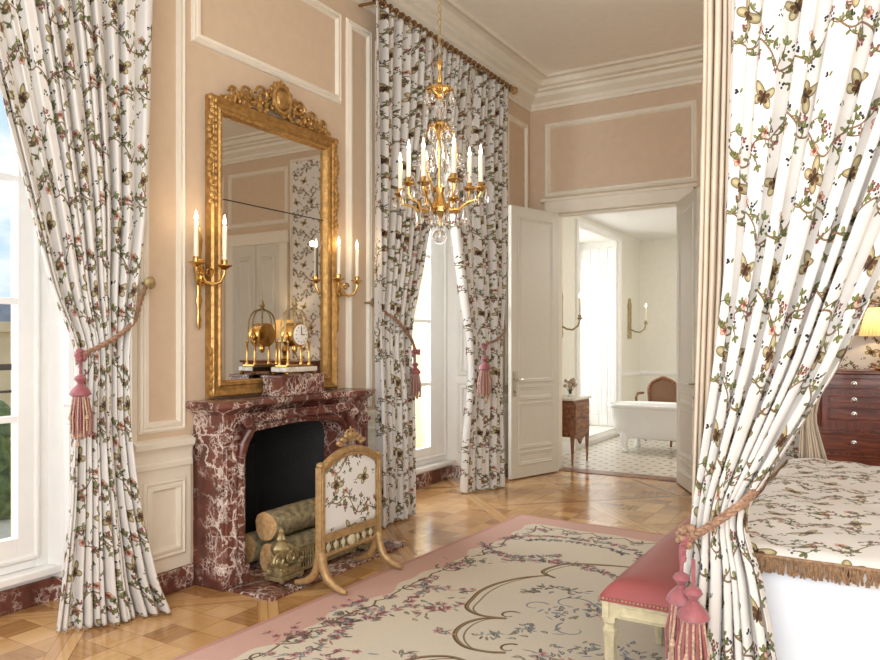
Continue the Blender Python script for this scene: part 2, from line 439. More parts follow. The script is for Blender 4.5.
    bp = N(t, 'ShaderNodeBump', Strength=.12, Distance=.02); t.links.new(n3.outputs['Fac'], bp.inputs['Height']); t.links.new(bp.outputs[0], b.inputs['Normal'])
    return m


M['parquet'] = parquet()


def mosaic():
    m, t, b = new_mat('bathroom_mosaic')
    g = N(t, 'ShaderNodeTexCoord'); mp_ = N(t, 'ShaderNodeMapping'); mp_.inputs['Scale'].default_value = (1 / .15, 1 / .15, 1); mp_.inputs['Rotation'].default_value = (0, 0, PI / 4)
    t.links.new(g.outputs['Object'], mp_.inputs['Vector'])
    fr_ = N(t, 'ShaderNodeVectorMath', operation='FRACTION'); t.links.new(mp_.outputs[0], fr_.inputs[0])
    sb = N(t, 'ShaderNodeVectorMath', operation='SUBTRACT'); sb.inputs[1].default_value = (.5, .5, 0); t.links.new(fr_.outputs[0], sb.inputs[0])
    sp = N(t, 'ShaderNodeSeparateXYZ'); t.links.new(sb.outputs[0], sp.inputs[0])
    ax = N(t, 'ShaderNodeMath', operation='ABSOLUTE'); ay = N(t, 'ShaderNodeMath', operation='ABSOLUTE')
    t.links.new(sp.outputs[0], ax.inputs[0]); t.links.new(sp.outputs[1], ay.inputs[0])
    mm = N(t, 'ShaderNodeMath', operation='MAXIMUM'); t.links.new(ax.outputs[0], mm.inputs[0]); t.links.new(ay.outputs[0], mm.inputs[1])
    lt = N(t, 'ShaderNodeMath', operation='LESS_THAN'); t.links.new(mm.outputs[0], lt.inputs[0]); lt.inputs[1].default_value = .16
    mx = N(t, 'ShaderNodeMix', data_type='RGBA'); t.links.new(lt.outputs[0], mx.inputs['Factor'])
    mx.inputs['A'].default_value = rgb(218, 210, 196); mx.inputs['B'].default_value = rgb(156, 142, 124)
    t.links.new(mx.outputs['Result'], b.inputs['Base Color']); b.inputs['Roughness'].default_value = .25
    return m


M['mosaic'] = mosaic()


# ------------------------------------------------------------------ mesh helpers
class MB:
    def __init__(s):
        s.v, s.f, s.uv = [], [], None
        s.M = Matrix.Identity(4)

    def add(s, vs, fs):
        n = len(s.v)
        s.v += [tuple(s.M @ Vector(p)) for p in vs]
        s.f += [tuple(i + n for i in f) for f in fs]
        return s

    def box(s, x0, x1, y0, y1, z0, z1):
        return s.add([(x0, y0, z0), (x1, y0, z0), (x1, y1, z0), (x0, y1, z0), (x0, y0, z1), (x1, y0, z1), (x1, y1, z1), (x0, y1, z1)],
                     [(0, 3, 2, 1), (4, 5, 6, 7), (0, 1, 5, 4), (1, 2, 6, 5), (2, 3, 7, 6), (3, 0, 4, 7)])

    def prism(s, poly, fn, a, b):
        """poly 2D list; fn(p,q,h) -> 3D; extruded h from a to b"""
        n = len(poly)
        vs = [fn(p, q, a) for p, q in poly] + [fn(p, q, b) for p, q in poly]
        return s.add(vs, [tuple(range(n))[::-1], tuple(range(n, 2 * n))] + [(i, (i + 1) % n, n + (i + 1) % n, n + i) for i in range(n)])

    def tube(s, pts, r, n=10, caps=True):
        pts = [Vector(p) for p in pts]
        rs = r if isinstance(r, (list, tuple)) else [r] * len(pts)
        d0 = (pts[1] - pts[0]).normalized()
        up = Vector((0, 0, 1)) if abs(d0.z) < .9 else Vector((1, 0, 0))
        nrm = d0.cross(up).normalized()
        vs, fs = [], []
        for i, p in enumerate(pts):
            d = (pts[min(i + 1, len(pts) - 1)] - pts[max(i - 1, 0)]).normalized()
            nrm = (nrm - d * nrm.dot(d))
            nrm = nrm.normalized() if nrm.length > 1e-6 else d.orthogonal().normalized()
            bn = d.cross(nrm)
            for k in range(n):
                a = 2 * PI * k / n
                vs.append(p + (nrm * math.cos(a) + bn * math.sin(a)) * rs[i])
        for i in range(len(pts) - 1):
            for k in range(n):
                fs.append((i * n + k, i * n + (k + 1) % n, (i + 1) * n + (k + 1) % n, (i + 1) * n + k))
        if caps:
            fs.append(tuple(range(n))[::-1]); fs.append(tuple(range((len(pts) - 1) * n, len(pts) * n)))
        return s.add(vs, fs)

    def lathe(s, prof, c=(0, 0, 0), n=20, ax='z', sx=1, sy=1, flute=0, fn_=0):
        vs, fs = [], []
        c = Vector(c)
        for r, z in prof:
            for k in range(n):
                a = 2 * PI * k / n
                rr = max(r, 1e-4) * (1 + (flute * math.cos(a * fn_) if flute else 0))
                p = (rr * math.cos(a) * sx, rr * math.sin(a) * sy, z)
                if ax == 'x': p = (p[2], p[0], p[1])
                elif ax == 'y': p = (p[1], p[2], p[0])
                vs.append(c + Vector(p))
        for i in range(len(prof) - 1):
            for k in range(n):
                fs.append((i * n + k, i * n + (k + 1) % n, (i + 1) * n + (k + 1) % n, (i + 1) * n + k))
        fs.append(tuple(range(n))[::-1]); fs.append(tuple(range((len(prof) - 1) * n, len(prof) * n)))
        return s.add(vs, fs)

    def ball(s, c, rx, ry=None, rz=None, n=12, m=8):
        ry = ry or rx; rz = rz or rx
        vs, fs = [(c[0], c[1], c[2] - rz)], []
        for j in range(1, m):
            th = PI * j / m - PI / 2
            for k in range(n):
                a = 2 * PI * k / n
                vs.append((c[0] + rx * math.cos(th) * math.cos(a), c[1] + ry * math.cos(th) * math.sin(a), c[2] + rz * math.sin(th)))
        vs.append((c[0], c[1], c[2] + rz)); L = len(vs) - 1
        for k in range(n):
            fs.append((0, 1 + (k + 1) % n, 1 + k)); fs.append((L, L - n + k, L - n + (k + 1) % n))
        for j in range(m - 2):
            for k in range(n):
                a = 1 + j * n
                fs.append((a + k, a + (k + 1) % n, a + n + (k + 1) % n, a + n + k))
        return s.add(vs, fs)

    def rect(s, O, U, V, Nn, u0, u1, v0, v1, prof):
        """mitred moulding around a rectangle: prof = [(inset, height)]"""
        O, U, V, Nn = Vector(O), Vector(U), Vector(V), Vector(Nn)
        vs, fs = [], []
        m_ = len(prof)
        for ins, h in prof:
            for (uu, vv) in ((u0 + ins, v0 + ins), (u1 - ins, v0 + ins), (u1 - ins, v1 - ins), (u0 + ins, v1 - ins)):
                vs.append(O + U * uu + V * vv + Nn * h)
        for i in range(m_ - 1):
            for k in range(4):
                fs.append((i * 4 + k, i * 4 + (k + 1) % 4, (i + 1) * 4 + (k + 1) % 4, (i + 1) * 4 + k))
        return s.add(vs, fs)

    def sweep(s, prof, path_fn):
        """prof list of (a,b); path_fn(a,b)-> list of 3D points along the run"""
        rows = [path_fn(a, b) for a, b in prof]
        n = len(rows[0]); vs = [p for r in rows for p in r]; fs = []
        for i in range(len(rows) - 1):
            for k in range(n - 1):
                fs.append((i * n + k, i * n + k + 1, (i + 1) * n + k + 1, (i + 1) * n + k))
        return s.add(vs, fs)

    def grid(s, nx, ny, fn, uvf=None):
        vs = []; uvs = []
        for j in range(ny + 1):
            for i in range(nx + 1):
                vs.append(fn(i / nx, j / ny))
                if uvf: uvs.append(uvf(i / nx, j / ny))
        fs = [(j * (nx + 1) + i, j * (nx + 1) + i + 1, (j + 1) * (nx + 1) + i + 1, (j + 1) * (nx + 1) + i) for j in range(ny) for i in range(nx)]
        n0 = len(s.v)
        s.add(vs, fs)
        if uvf:
            if s.uv is None: s.uv = {}
            for i, q in enumerate(uvs): s.uv[n0 + i] = q
        return s

    def build(s, name, mat, parent=None, smooth=True, bevel=0.0, ang=38, solid=0.0, kind=None, label=None, sub=0):
        me = bpy.data.meshes.new(name)
        off = Vector((0, 0, 0))
        if parent is not None:
            p = parent
            while p is not None:
                off += p.location; p = p.parent
        me.from_pydata([tuple(Vector(v) - off) for v in s.v], [], s.f); me.validate()
        if not s.uv:
            bm = bmesh.new(); bm.from_mesh(me); bmesh.ops.recalc_face_normals(bm, faces=bm.faces); bm.to_mesh(me); bm.free()
        if s.uv:
            l = me.uv_layers.new(name='UVMap')
            vi = np.zeros(len(me.loops), np.int32); me.loops.foreach_get('vertex_index', vi)
            tab = np.zeros((len(s.v), 2), np.float32)
            for k, q in s.uv.items(): tab[k] = q
            l.data.foreach_set('uv', tab[vi].ravel())
        if smooth:
            me.polygons.foreach_set('use_smooth', [True] * len(me.polygons))
            me.set_sharp_from_angle(angle=math.radians(ang))
        me.materials.append(mat if not isinstance(mat, str) else M[mat])
        o = bpy.data.objects.new(name, me); COL.objects.link(o)
        if parent is not None: o.parent = parent
        if bevel:
            bv = o.modifiers.new('bevel', 'BEVEL'); bv.width = bevel; bv.segments = 2; bv.limit_method = 'ANGLE'; bv.harden_normals = False
        if solid:
            so = o.modifiers.new('solid', 'SOLIDIFY'); so.thickness = solid; so.offset = 0
        if sub:
            sb = o.modifiers.new('sub', 'SUBSURF'); sb.levels = sub; sb.render_levels = sub
        if kind: o['kind'] = kind
        if label: o['label'] = label
        return o


def thing(name, loc, label, cat, group=None, rz=0.0):
    o = bpy.data.objects.new(name, None); COL.objects.link(o); o.location = loc; o.rotation_euler = (0, 0, rz)
    o.empty_display_size = .1
    return tag(o, label, cat, group)


def tag(o, label, cat, group=None):
    o['label'] = label; o['category'] = cat
    if group: o['group'] = group
    return o


def copy_tree(o, parent=None):
    c = o.copy(); COL.objects.link(c); c.parent = parent
    for ch in list(o.children): copy_tree(ch, c)
    return c


X, Y, Z = Vector((1, 0, 0)), Vector((0, 1, 0)), Vector((0, 0, 1))
PANEL = [(0, 0), (0.004, .012), (.016, .02), (.028, .012), (.036, .02), (.05, .024), (.058, .010), (.064, 0)]
WALLTOP = 4.2
YB = 7.67

# ------------------------------------------------------------------ room shell
mb = MB(); mb.box(-.6, 5.7, -2.2, YB + .12, -.1, 0); mb.build('floor', 'parquet', smooth=False, kind='structure')
mb = MB(); mb.box(-.6, 5.7, -2.2, YB + .3, WALLTOP, WALLTOP + .15); mb.build('ceiling', 'ceiling', smooth=False, kind='structure')

FBY0, FBY1, FBZ = 3.16, 4.14, .89
mb = MB()
ext = lambda p, q, h: (p, q, h)
mb.box(-.6, 0, -2.2, .30, 0, WALLTOP)
mb.prism([(0, .30), (-.5, .45), (-.6, .45), (-.6, .30)], ext, 0, 3.75)
mb.box(-.6, 0, .30, 2.55, 3.75, WALLTOP)
for z0, z1, segs in ((0, FBZ + .02, ((2.55, FBY0 - .02), (FBY1 + .02, 4.78))), (FBZ + .02, WALLTOP, ((2.55, 4.78),))):
    for a, b_ in segs:
        a2 = 2.40 if a == 2.55 else a; b2 = 4.98 if b_ == 4.78 else b_
        mb.prism([(0, a), (0, b_), (-.5, b2), (-.5, a2)], ext, z0, min(z1, 3.75) if z1 > 3 else z1)
        if z1 > 3: mb.box(-.5, 0, a, b_, 3.75, WALLTOP)
mb.box(-.6, -.5, 2.40, 4.98, 0, WALLTOP)
mb.box(-.6, 0, 4.78, 6.92, 3.75, WALLTOP)
mb.prism([(0, 6.92), (-.5, 6.68), (-.6, 6.68), (-.6, YB + .14), (0, YB + .14)], ext, 0, 3.75)
mb.box(-.6, 0, 6.92, YB + .14, 3.75, WALLTOP)
mb.build('wall_left', 'wall', smooth=False, kind='structure')

# aprons under the windows
for k, (a, b_) in enumerate(((.45, 2.40), (4.98, 6.68))):
    mb = MB(); mb.box(-.6, -.45, a - .03, b_ + .03, 0, .15)
    mb.box(-.6, -.40, a - .03, b_ + .04, .15, .19)
    mb.build('trim_%d' % (k + 1), 'white', smooth=False, bevel=.006, kind='structure')

# back wall with the doorway
DX0, DX1, DZ = .31, 1.625, 2.80
mb = MB()
mb.box(-.1, DX0, YB, YB + .14, 0, WALLTOP); mb.box(DX0, DX1, YB, YB + .14, DZ, WALLTOP); mb.box(DX1, 5.7, YB, YB + .14, 0, WALLTOP)
mb.build('wall_back', 'wall', smooth=False, kind='structure')
mb = MB(); mb.box(5.55, 5.7, -.5, YB, 0, WALLTOP); mb.build('wall_right', 'wall', smooth=False, kind='structure')

# cornice
CP = [(0, 3.955), (.02, 3.955), (.02, 3.985), (.035, 3.995), (.035, 4.03), (.06, 4.04), (.11, 4.075), (.12, 4.11), (.17, 4.12), (.17, 4.14), (.22, 4.15), (.25, 4.185), (.25, 4.2), (0, 4.2)]
mb = MB(); mb.sweep(CP, lambda a, z: [(a, -2.2, z), (a, YB - a, z), (5.55 - a, YB - a, z), (5.55 - a, -.5, z)])
mb.build('cornice_trim', 'cream', ang=25, kind='structure')
# flat ceiling border moulding
mb = MB(); mb.sweep([(.32, 4.2), (.32, 4.185), (.36, 4.18), (.38, 4.2)], lambda a, z: [(a, -2.2, z), (a, YB - a, z), (5.55 - a, YB - a, z), (5.55 - a, -.5, z)])
mb.build('ceiling_trim', 'cream', kind='structure')

# wall panel mouldings (fixed trim)
LW = ((0, 0, 0), Y, Z, X)
mb = MB()
for (a, b_, z0, z1, k) in ((2.958, 4.325, 3.135, 3.80, 1), (2.605, 2.915, .90, 3.80, 1), (4.385, 4.70, .90, 3.80, 1), (7.05, 7.594, .95, 3.80, 1)):
    mb.rect(*LW, a, b_, z0, z1, PANEL)
mb.build('trim_3', 'cream', ang=25, kind='structure')
# side panels of the window recess edge (cream architrave)
mb = MB()
for a, b_ in ((2.55, 2.585), (4.745, 4.78), (6.92, 6.96)): mb.box(0, .02, a, b_, .12, 3.75)
mb.build('trim_4', 'cream', smooth=False, bevel=.004, kind='structure')
# dado below the chair rail
mb = MB()
for a, b_ in ((2.55, 2.945), (4.355, 4.78), (6.92, YB)):
    mb.box(0, .012, a, b_, .13, .80)
    mb.sweep([(.012, .70), (.03, .705), (.03, .73), (.022, .74), (.022, .78), (.03, .80), (.05, .82), (.055, .85), (.03, .865), (0, .87)], lambda h, z: [(h, a, z), (h, b_, z)])
mb.rect((.012, 0, 0), Y, Z, X, 2.62, 2.905, .20, .64, PANEL); mb.rect((.012, 0, 0), Y, Z, X, 4.40, 4.70, .20, .64, PANEL)
mb.build('trim_5', 'cream', ang=25, kind='structure')
# window reveal panels (white): thin boards following the splay
mb = MB()
for p0, p1 in (((-.5, 2.40), (0, 2.55)), ((-.5, 6.68), (0, 6.92)), ((-.5, 4.98), (0, 4.78)), ((-.5, .45), (0, .30))):
    d = Vector((p1[0] - p0[0], p1[1] - p0[1], 0)); L = d.length; U = d / L
    nn = Vector((U.y, -U.x, 0))
    ctr = 1.5 if p0[1] < 3 else 5.85
    if (Vector((0, ctr, 0)) - Vector((p0[0], p0[1], 0))).dot(nn) < 0: nn = -nn
    O = Vector((p0[0], p0[1], 0))
    for z0, z1 in ((.125, 3.75),):
        vs = [O + Z * z0, O + U * L + Z * z0, O + U * L + Z * z1, O + Z * z1]; mb.add(vs + [v + nn * .008 for v in vs], [(4, 5, 6, 7), (0, 1, 5, 4), (2, 3, 7, 6), (0, 3, 2, 1)])
    mb.rect(O + nn * .008, U, Z, nn, .12, L - .06, .26, .98, PANEL); mb.rect(O + nn * .008, U, Z, nn, .12, L - .06, 1.05, 3.65, PANEL)
mb.build('trim_6', 'white', ang=25, kind='structure')
# back wall mouldings: over-door panel and architrave
mb = MB()
BW_ = ((0, YB, 0), X, Z, -Y)
mb.rect(*BW_, .182, 1.802, 2.985, 3.80, PANEL)
mb.rect(*BW_, 1.98, 2.40, 2.985, 3.80, PANEL); mb.rect(*BW_, 1.98, 2.40, .95, 2.85, PANEL)
mb.build('trim_7', 'cream', ang=25, kind='structure')
mb = MB()
mb.box(.19, DX0, YB - .04, YB, 0, 2.95); mb.box(DX1, DX1 + .155, YB - .04, YB, 0, 2.95); mb.box(.19, DX1 + .155, YB - .042, YB, DZ, 2.95)
mb.box(.15, DX1 + .19, YB - .06, YB, 2.93, 2.965)
mb.box(DX0 - .0, DX0 + .02, YB, YB + .14, 0, DZ); mb.box(DX1 - .02, DX1, YB, YB + .14, 0, DZ); mb.box(DX0, DX1, YB, YB + .14, DZ - .02, DZ)
mb.build('trim_8', 'cream', smooth=False, bevel=.008, kind='structure')
mb = MB(); mb.box(DX0, DX1, YB - .02, YB + .2, -.09, .006); mb.build('threshold_trim', 'walnut', smooth=False, kind='structure')

# marble skirting
def skirt(name, runs):
    mb = MB()
    for (x0, x1, y0, y1) in runs: mb.box(x0, x1, y0, y1, 0, .125)
    mb.build(name, 'marble', smooth=False, bevel=.005, kind='structure')
skirt('baseboard_left', ((0, .028, 2.55, 2.955), (0, .028, 4.345, 4.78), (0, .028, 6.92, YB - .03), (-.45, -.43, .45, 2.40), (-.45, -.43, 4.98, 6.69)))
mb = MB()
mb.prism([(-.45, 2.385), (0, 2.53), (.028, 2.55), (0, 2.56), (-.45, 2.41)], ext, 0, .125)
mb.prism([(-.45, 6.68), (0, 6.90), (.028, 6.92), (0, 6.93), (-.45, 6.72)], ext, 0, .125)
mb.build('baseboard_recess', 'marble', smooth=False, kind='structure')
skirt('baseboard_back', ((0, .19, YB - .028, YB), (1.77, 5.5, YB - .028, YB)))

# ------------------------------------------------------------------ windows
def window(name, y0, y1, glass_edges, zs):
    """inward french window at x=-.5 ; glass_edges: pane limits in y for the two leaves"""
    root = bpy.data.objects.new(name, None); COL.objects.link(root); root.location = (-.52, (y0 + y1) / 2, .19); root['kind'] = 'structure'
    xf, xb = -.47, -.53
    mb = MB()
    mb.box(xb - .02, xf - .01, y0, y0 + .07, .19, 3.75); mb.box(xb - .02, xf - .01, y1 - .07, y1, .19, 3.75); mb.box(xb - .02, xf - .01, y0 + .07, y1 - .07, 3.66, 3.75); mb.box(xb - .02, xf - .012, y0 + .07, y1 - .07, .192, .235)
    mb.build('window_frame', 'white', root, smooth=False, bevel=.005)
    ym = (y0 + y1) / 2
    for (a, b_, ga, gb) in ((y0 + .06, ym, glass_edges[0], glass_edges[1]), (ym, y1 - .06, glass_edges[2], glass_edges[3])):
        mb = MB()
        mb.box(xb, xf, a, ga, .24, 3.64); mb.box(xb, xf, gb, b_, .24, 3.64); mb.box(xb, xf, ga, gb, .24, zs[0]); mb.box(xb, xf, ga, gb, zs[-1], 3.64)
        for z in zs[1:-1]: mb.box(xb + .01, xf - .005, ga, gb, z - .017, z + .017)
        mb.rect((xf, 0, 0), Y, Z, X, a, b_, .24, 3.64, [(0, 0), (.005, .012), (.02, .014), (.03, 0)])
        s = mb.build('sash', 'white', root, smooth=False, bevel=.003)
        mb = MB(); mb.box(-.503, -.499, ga, gb, zs[0], zs[-1]); mb.build('pane', 'glass', s, smooth=False)
    return root
zs = (.37, .995, 1.615, 2.258, 2.90, 3.55)
w1 = window('window_1', .45, 2.40, (.62, 1.335, 1.515, 2.225), zs)
w2 = window('window_2', 4.98, 6.68, (5.17, 5.74, 5.94, 6.335), tuple(z - .01 for z in zs))
mb = MB(); mb.tube([(-.455, 2.32, z) for z in (.46, .62)], .008, 8); mb.tube([(-.455, 2.32, z) for z in (1.12, 1.2)], .008, 8); mb.build('hinge', 'white', w1)
mb = MB(); mb.tube([(-.44, 5.84, .3), (-.44, 5.84, 3.5)], .011, 8); mb.box(-.45, -.42, 5.80, 5.99, 1.17, 1.19); mb.build('window_bolt', 'nickel', w2)

# balcony railings outside
def railing(y0, y1, label):
    r = thing('balcony_railing', (-.85, (y0 + y1) / 2, .1), label, 'railing', 'black railings outside the windows')
    mb = MB(); mb.box(-.88, -.83, y0, y1, 1.24, 1.275); mb.box(-.865, -.845, y0, y1, 1.11, 1.125); mb.build('handrail', 'iron', r, smooth=False, bevel=.004)
    mb = MB(); mb.box(-.865, -.845, y0, y1, .16, .18)
    n = int((y1 - y0) / .11)
    for i in range(n + 1):
        y = y0 + (y1 - y0) * i / n; mb.tube([(-.855, y, .16), (-.855, y, 1.24)], .009, 6)
    mb.build('balusters', 'iron', r)
railing(.3, 2.55, 'black iron balcony railing outside the window at the left edge')
railing(4.9, 6.62, 'black iron balcony railing outside the window past the fireplace')
mb = MB(); mb.box(-1.0, -.6, .2, 7.0, -.1, .15); mb.build('balcony_slab_floor', 'stone', smooth=False, kind='structure')

# ------------------------------------------------------------------ outside
mb = MB(); mb.box(-90, -1.0, -40, 90, -5.2, -5.0); mb.build('ground', 'gravel', smooth=False, kind='structure')
def facade(name, label, x, y0, y1, h, roof):
    r = thing(name, (x, (y0 + y1) / 2, -5), label, 'building', 'pale stone wings across the court')
    mb = MB(); mb.box(x - 8, x, y0, y1, -5, h); mb.box(x, x + .25, y0, y1, h - .5, h); mb.build('facade', 'stone', r, smooth=False)
    mb = MB()
    mb.prism([(x - 8, h), (x + .1, h), (x - 1.6, h + roof), (x - 6.5, h + roof)], lambda p, q, hh: (p, hh, q), y0, y1); mb.build('roof', 'slate', r, smooth=False)
    n = int((y1 - y0) / 4)
    for i in range(n):
        for z in (-3.6, .2):
            if z + 2.6 > h: continue
            y = y0 + 2 + i * 4; mb = MB(); mb.box(x, x + .05, y - .6, y + .6, z, z + 2.3)
            f_ = mb.build('window', 'glassdark', r, smooth=False)
facade('stone_building', 'distant pale stone wing with slate roof seen through the left window', -34, 0, 48, 2.4, 1.1)
facade('stone_building', 'tall pale stone wing filling the view through the far window', -15, 22.5, 60, 12, 3)
rnd = random.Random(2)
for i, lb in enumerate(('green hedge clump in the court, lowest seen through the left edge window', 'green hedge clump in the court behind the lowest one', 'green hedge clump in the court, third one outwards', 'green hedge clump in the court, farthest one')):
    x, y = -11 - i * 4.5, 4.0 + i * 3.6; mb = MB()
    for k in range(26): mb.ball((x + rnd.uniform(-.7, .7), y + rnd.uniform(-.7, .7), -4.6 + rnd.uniform(0, 3.4)), rnd.uniform(.4, .7), n=9, m=6)
    tag(mb.build('clipped_hedge', 'hedge'), lb, 'hedge', 'hedges in the court')
mb = MB(); mb.box(-.95, -.6, 2.455, 2.70, 0, 3.9); mb.box(-.97, -.6, 6.66, 6.9, 0, 3.9); mb.build('outer_reveal_trim', 'stone', smooth=False, kind='structure')

# ------------------------------------------------------------------ doors
def door_leaf(name, hinge, free, height, hand=True):
    """door leaf as structure; local x along leaf from hinge"""
    d = Vector((free[0] - hinge[0], free[1] - hinge[1], 0)); L = d.length; U = d / L; nn = Vector((-U.y, U.x, 0))
    r = bpy.data.objects.new(name, None); COL.objects.link(r); r.location = (hinge[0], hinge[1], 0); r['kind'] = 'structure'
    O = Vector((hinge[0], hinge[1], 0))
    T_ = .042
    def P(u, n_, z): return O + U * u + nn * n_ + Z * z
    mb = MB()
    vs = [P(u, n_, z) for z in (.012, height) for (u, n_) in ((0, -T_ / 2), (L, -T_ / 2), (L, T_ / 2), (0, T_ / 2))]
    mb.add(vs, [(0, 3, 2, 1), (4, 5, 6, 7), (0, 1, 5, 4), (1, 2, 6, 5), (2, 3, 7, 6), (3, 0, 4, 7)])
    for sgn in (-1, 1):
        OO = O + nn * (sgn * T_ / 2)
        for z0, z1 in ((.13, .28), (.30, .78), (.80, .95), (.98, height - .10)):
            mb.rect(OO, U, Z, nn * sgn, .10, L - .10, z0, z1, [(0, 0), (.004, .010), (.018, .012), (.026, .002), (.034, .006), (.045, 0)])
    mb.build('leaf', 'door', r, smooth=False)
    if hand:
        mb = MB()
        for sgn in (-1, 1):
            a = P(L - .045, sgn * T_ / 2, 1.02)
            vs = [P(L - .065, sgn * (T_ / 2 + q), z) for q in (0, .006) for z in (.84, 1.10)] + [P(L - .025, sgn * (T_ / 2 + q), z) for q in (0, .006) for z in (.84, 1.10)]
            mb.add(vs, [(0, 1, 3, 2), (4, 6, 7, 5), (2, 3, 7, 6), (0, 4, 5, 1), (1, 5, 7, 3), (0, 2, 6, 4)])
            mb.tube([P(L - .045, sgn * T_ / 2, 1.02), P(L - .045, sgn * (T_ / 2 + .05), 1.02)], .009, 8)
            mb.tube([P(L - .045, sgn * (T_ / 2 + .05), 1.02), P(L - .10, sgn * (T_ / 2 + .055), 1.022), P(L - .16, sgn * (T_ / 2 + .045), 1.016)], [.009, .008, .006], 8)
            mb.ball(P(L - .045, sgn * (T_ / 2 + .012), .90), .014)
        mb.build('door_handle', 'nickel', r)
    mb = MB()
    for z in (.35, 1.35, 2.4): mb.tube([P(-.008, 0, z), P(-.008, 0, z + .12)], .011, 8)
    mb.build('hinge', 'nickel', r)
    return r
door_leaf('door_1', (.36, 7.585), (.145, 6.86), 2.785)
door_leaf('door_2', (1.645, 7.585), (1.975, 6.95), 2.785)
# closed panelled double door of the back wall (seen in the mirror)
d3 = bpy.data.objects.new('door_3', None); COL.objects.link(d3); d3.location = (4.15, YB, 0); d3['kind'] = 'structure'
mb = MB()
for a in (3.72, 4.17):
    mb.box(a, a + .44, YB - .045, YB - .001, .02, 2.75)
    for z0, z1 in ((.15, .75), (.95, 2.6)): mb.rect((0, YB - .045, 0), X, Z, -Y, a + .07, a + .37, z0, z1, PANEL)
mb.build('leaf', 'door', d3, smooth=False)
mb = MB(); mb.box(3.58, 3.72, YB - .06, YB - .001, 0, 2.9); mb.box(4.61, 4.75, YB - .06, YB - .001, 0, 2.9); mb.box(3.55, 4.78, YB - .07, YB - .001, 2.75, 2.92)
mb.build('door_frame', 'cream', d3, smooth=False, bevel=.01)
mb = MB(); mb.rect(*BW_, 3.6, 4.75, 3.02, 3.8, PANEL); mb.rect(*BW_, 4.85, 5.45, .95, 3.8, PANEL); mb.build('trim_9', 'cream', ang=25, kind='structure')
# fabric covered wall panel behind the chest
mb = MB(); mb.grid(4, 4, lambda u, v: (2.50 + u * 1.0, YB - .02, .2 + v * 3.62), lambda u, v: (u * 1.0, v * 3.62))
o = mb.build('wall_covering', 'floral_flat', smooth=False, solid=.02)
tag(o, 'floral fabric wall panel hung on the wall behind the mahogany chest', 'wall covering')
mb = MB(); mb.rect(*BW_, 2.45, 3.55, .15, 3.87, [(0, 0), (.01, .04), (.04, .045), (.055, .02)]); mb.build('trim_10', 'cream', ang=25, kind='structure')

# ------------------------------------------------------------------ bathroom
BX0, BY1, BZ = -.08, 12.2, 3.06
WY0, WY1 = 9.36, 11.05
mb = MB(); mb.box(-.9, 3.2, YB + .12, BY1 + .1, -.1, 0.002); mb.build('bathroom_floor', 'mosaic', smooth=False, kind='structure')
mb = MB(); mb.box(-.9, 3.2, YB + .14, BY1 + .1, BZ, BZ + .1); mb.build('bathroom_ceiling', 'white', smooth=False, kind='structure')
mb = MB()
mb.box(-.9, BX0, YB + .14, WY0, 0, BZ); mb.box(-.9, BX0, WY1, BY1 + .1, 0, BZ); mb.box(-.9, BX0, WY0, WY1, 2.92, BZ); mb.box(-.9, BX0, WY0, WY1, 0, .12)
mb.box(BX0, 3.2, BY1, BY1 + .1, 0, BZ); mb.box(3.1, 3.2, YB + .14, BY1, 0, BZ)
mb.build('wall_bathroom', 'bathwall', smooth=False, kind='structure')
mb = MB()
for a, b_ in ((YB + .14, WY0 - .1), (WY1 + .12, BY1)):
    mb.sweep([(0, .86), (.025, .87), (.03, .90), (.01, .93), (0, .93)], lambda h, z: [(BX0 + h, a, z), (BX0 + h, b_, z)])
    mb.box(BX0, BX0 + .02, a, b_, 0, .14)
mb.sweep([(0, .86), (.025, .87), (.03, .90), (.01, .93), (0, .93)], lambda h, z: [(BX0, BY1 - h, z), (3.1, BY1 - h, z)])
mb.box(BX0, 3.1, BY1 - .02, BY1, 0, .14)
mb.rect((BX0, 0, 0), Y, Z, X, WY0 - .10, WY1 + .10, 0, 3.0, [(0, 0), (.005, .03), (.06, .04), (.09, .02), (.10, 0)])
mb.build('trim_11', 'white', ang=25, kind='structure')
w3 = bpy.data.objects.new('window_3', None); COL.objects.link(w3); w3.location = (-.7, (WY0 + WY1) / 2, .12); w3['kind'] = 'structure'
mb = MB()
mb.box(-.74, -.68, WY0, WY0 + .08, .12, 2.92); mb.box(-.74, -.68, WY1 - .08, WY1, .12, 2.92); mb.box(-.74, -.682, WY0 + .08, WY1 - .08, 2.84, 2.92); mb.box(-.74, -.682, WY0 + .08, WY1 - .08, .12, .4)
mb.box(-.74, -.684, 10.16, 10.24, .4, 2.84)
for z in (1.0, 1.6, 2.2): mb.box(-.73, -.69, WY0, WY1, z - .015, z + .015)
mb.build('window_frame', 'white', w3, smooth=False)
mb = MB(); mb.box(-.712, -.708, WY0, WY1, .4, 2.84); mb.build('pane', 'glass', w3, smooth=False)
# folded louvre shutters / panelled reveal on the far side
mb = MB()
mb.box(-.68, -.09, WY1 - .03, WY1, .12, 2.92)
for k in range(4):
    x0 = -.63 + k * .136; mb.box(x0, x0 + .13, WY1 - .05, WY1 - .01, .14, 2.82)
    mb.rect((0, WY1 - .05, 0), X, Z, -Y, x0 + .02, x0 + .11, .3, 2.7, [(0, 0), (.004, .008), (.014, .008), (.018, 0)])
mb.build('shutter', 'white', w3, smooth=False)

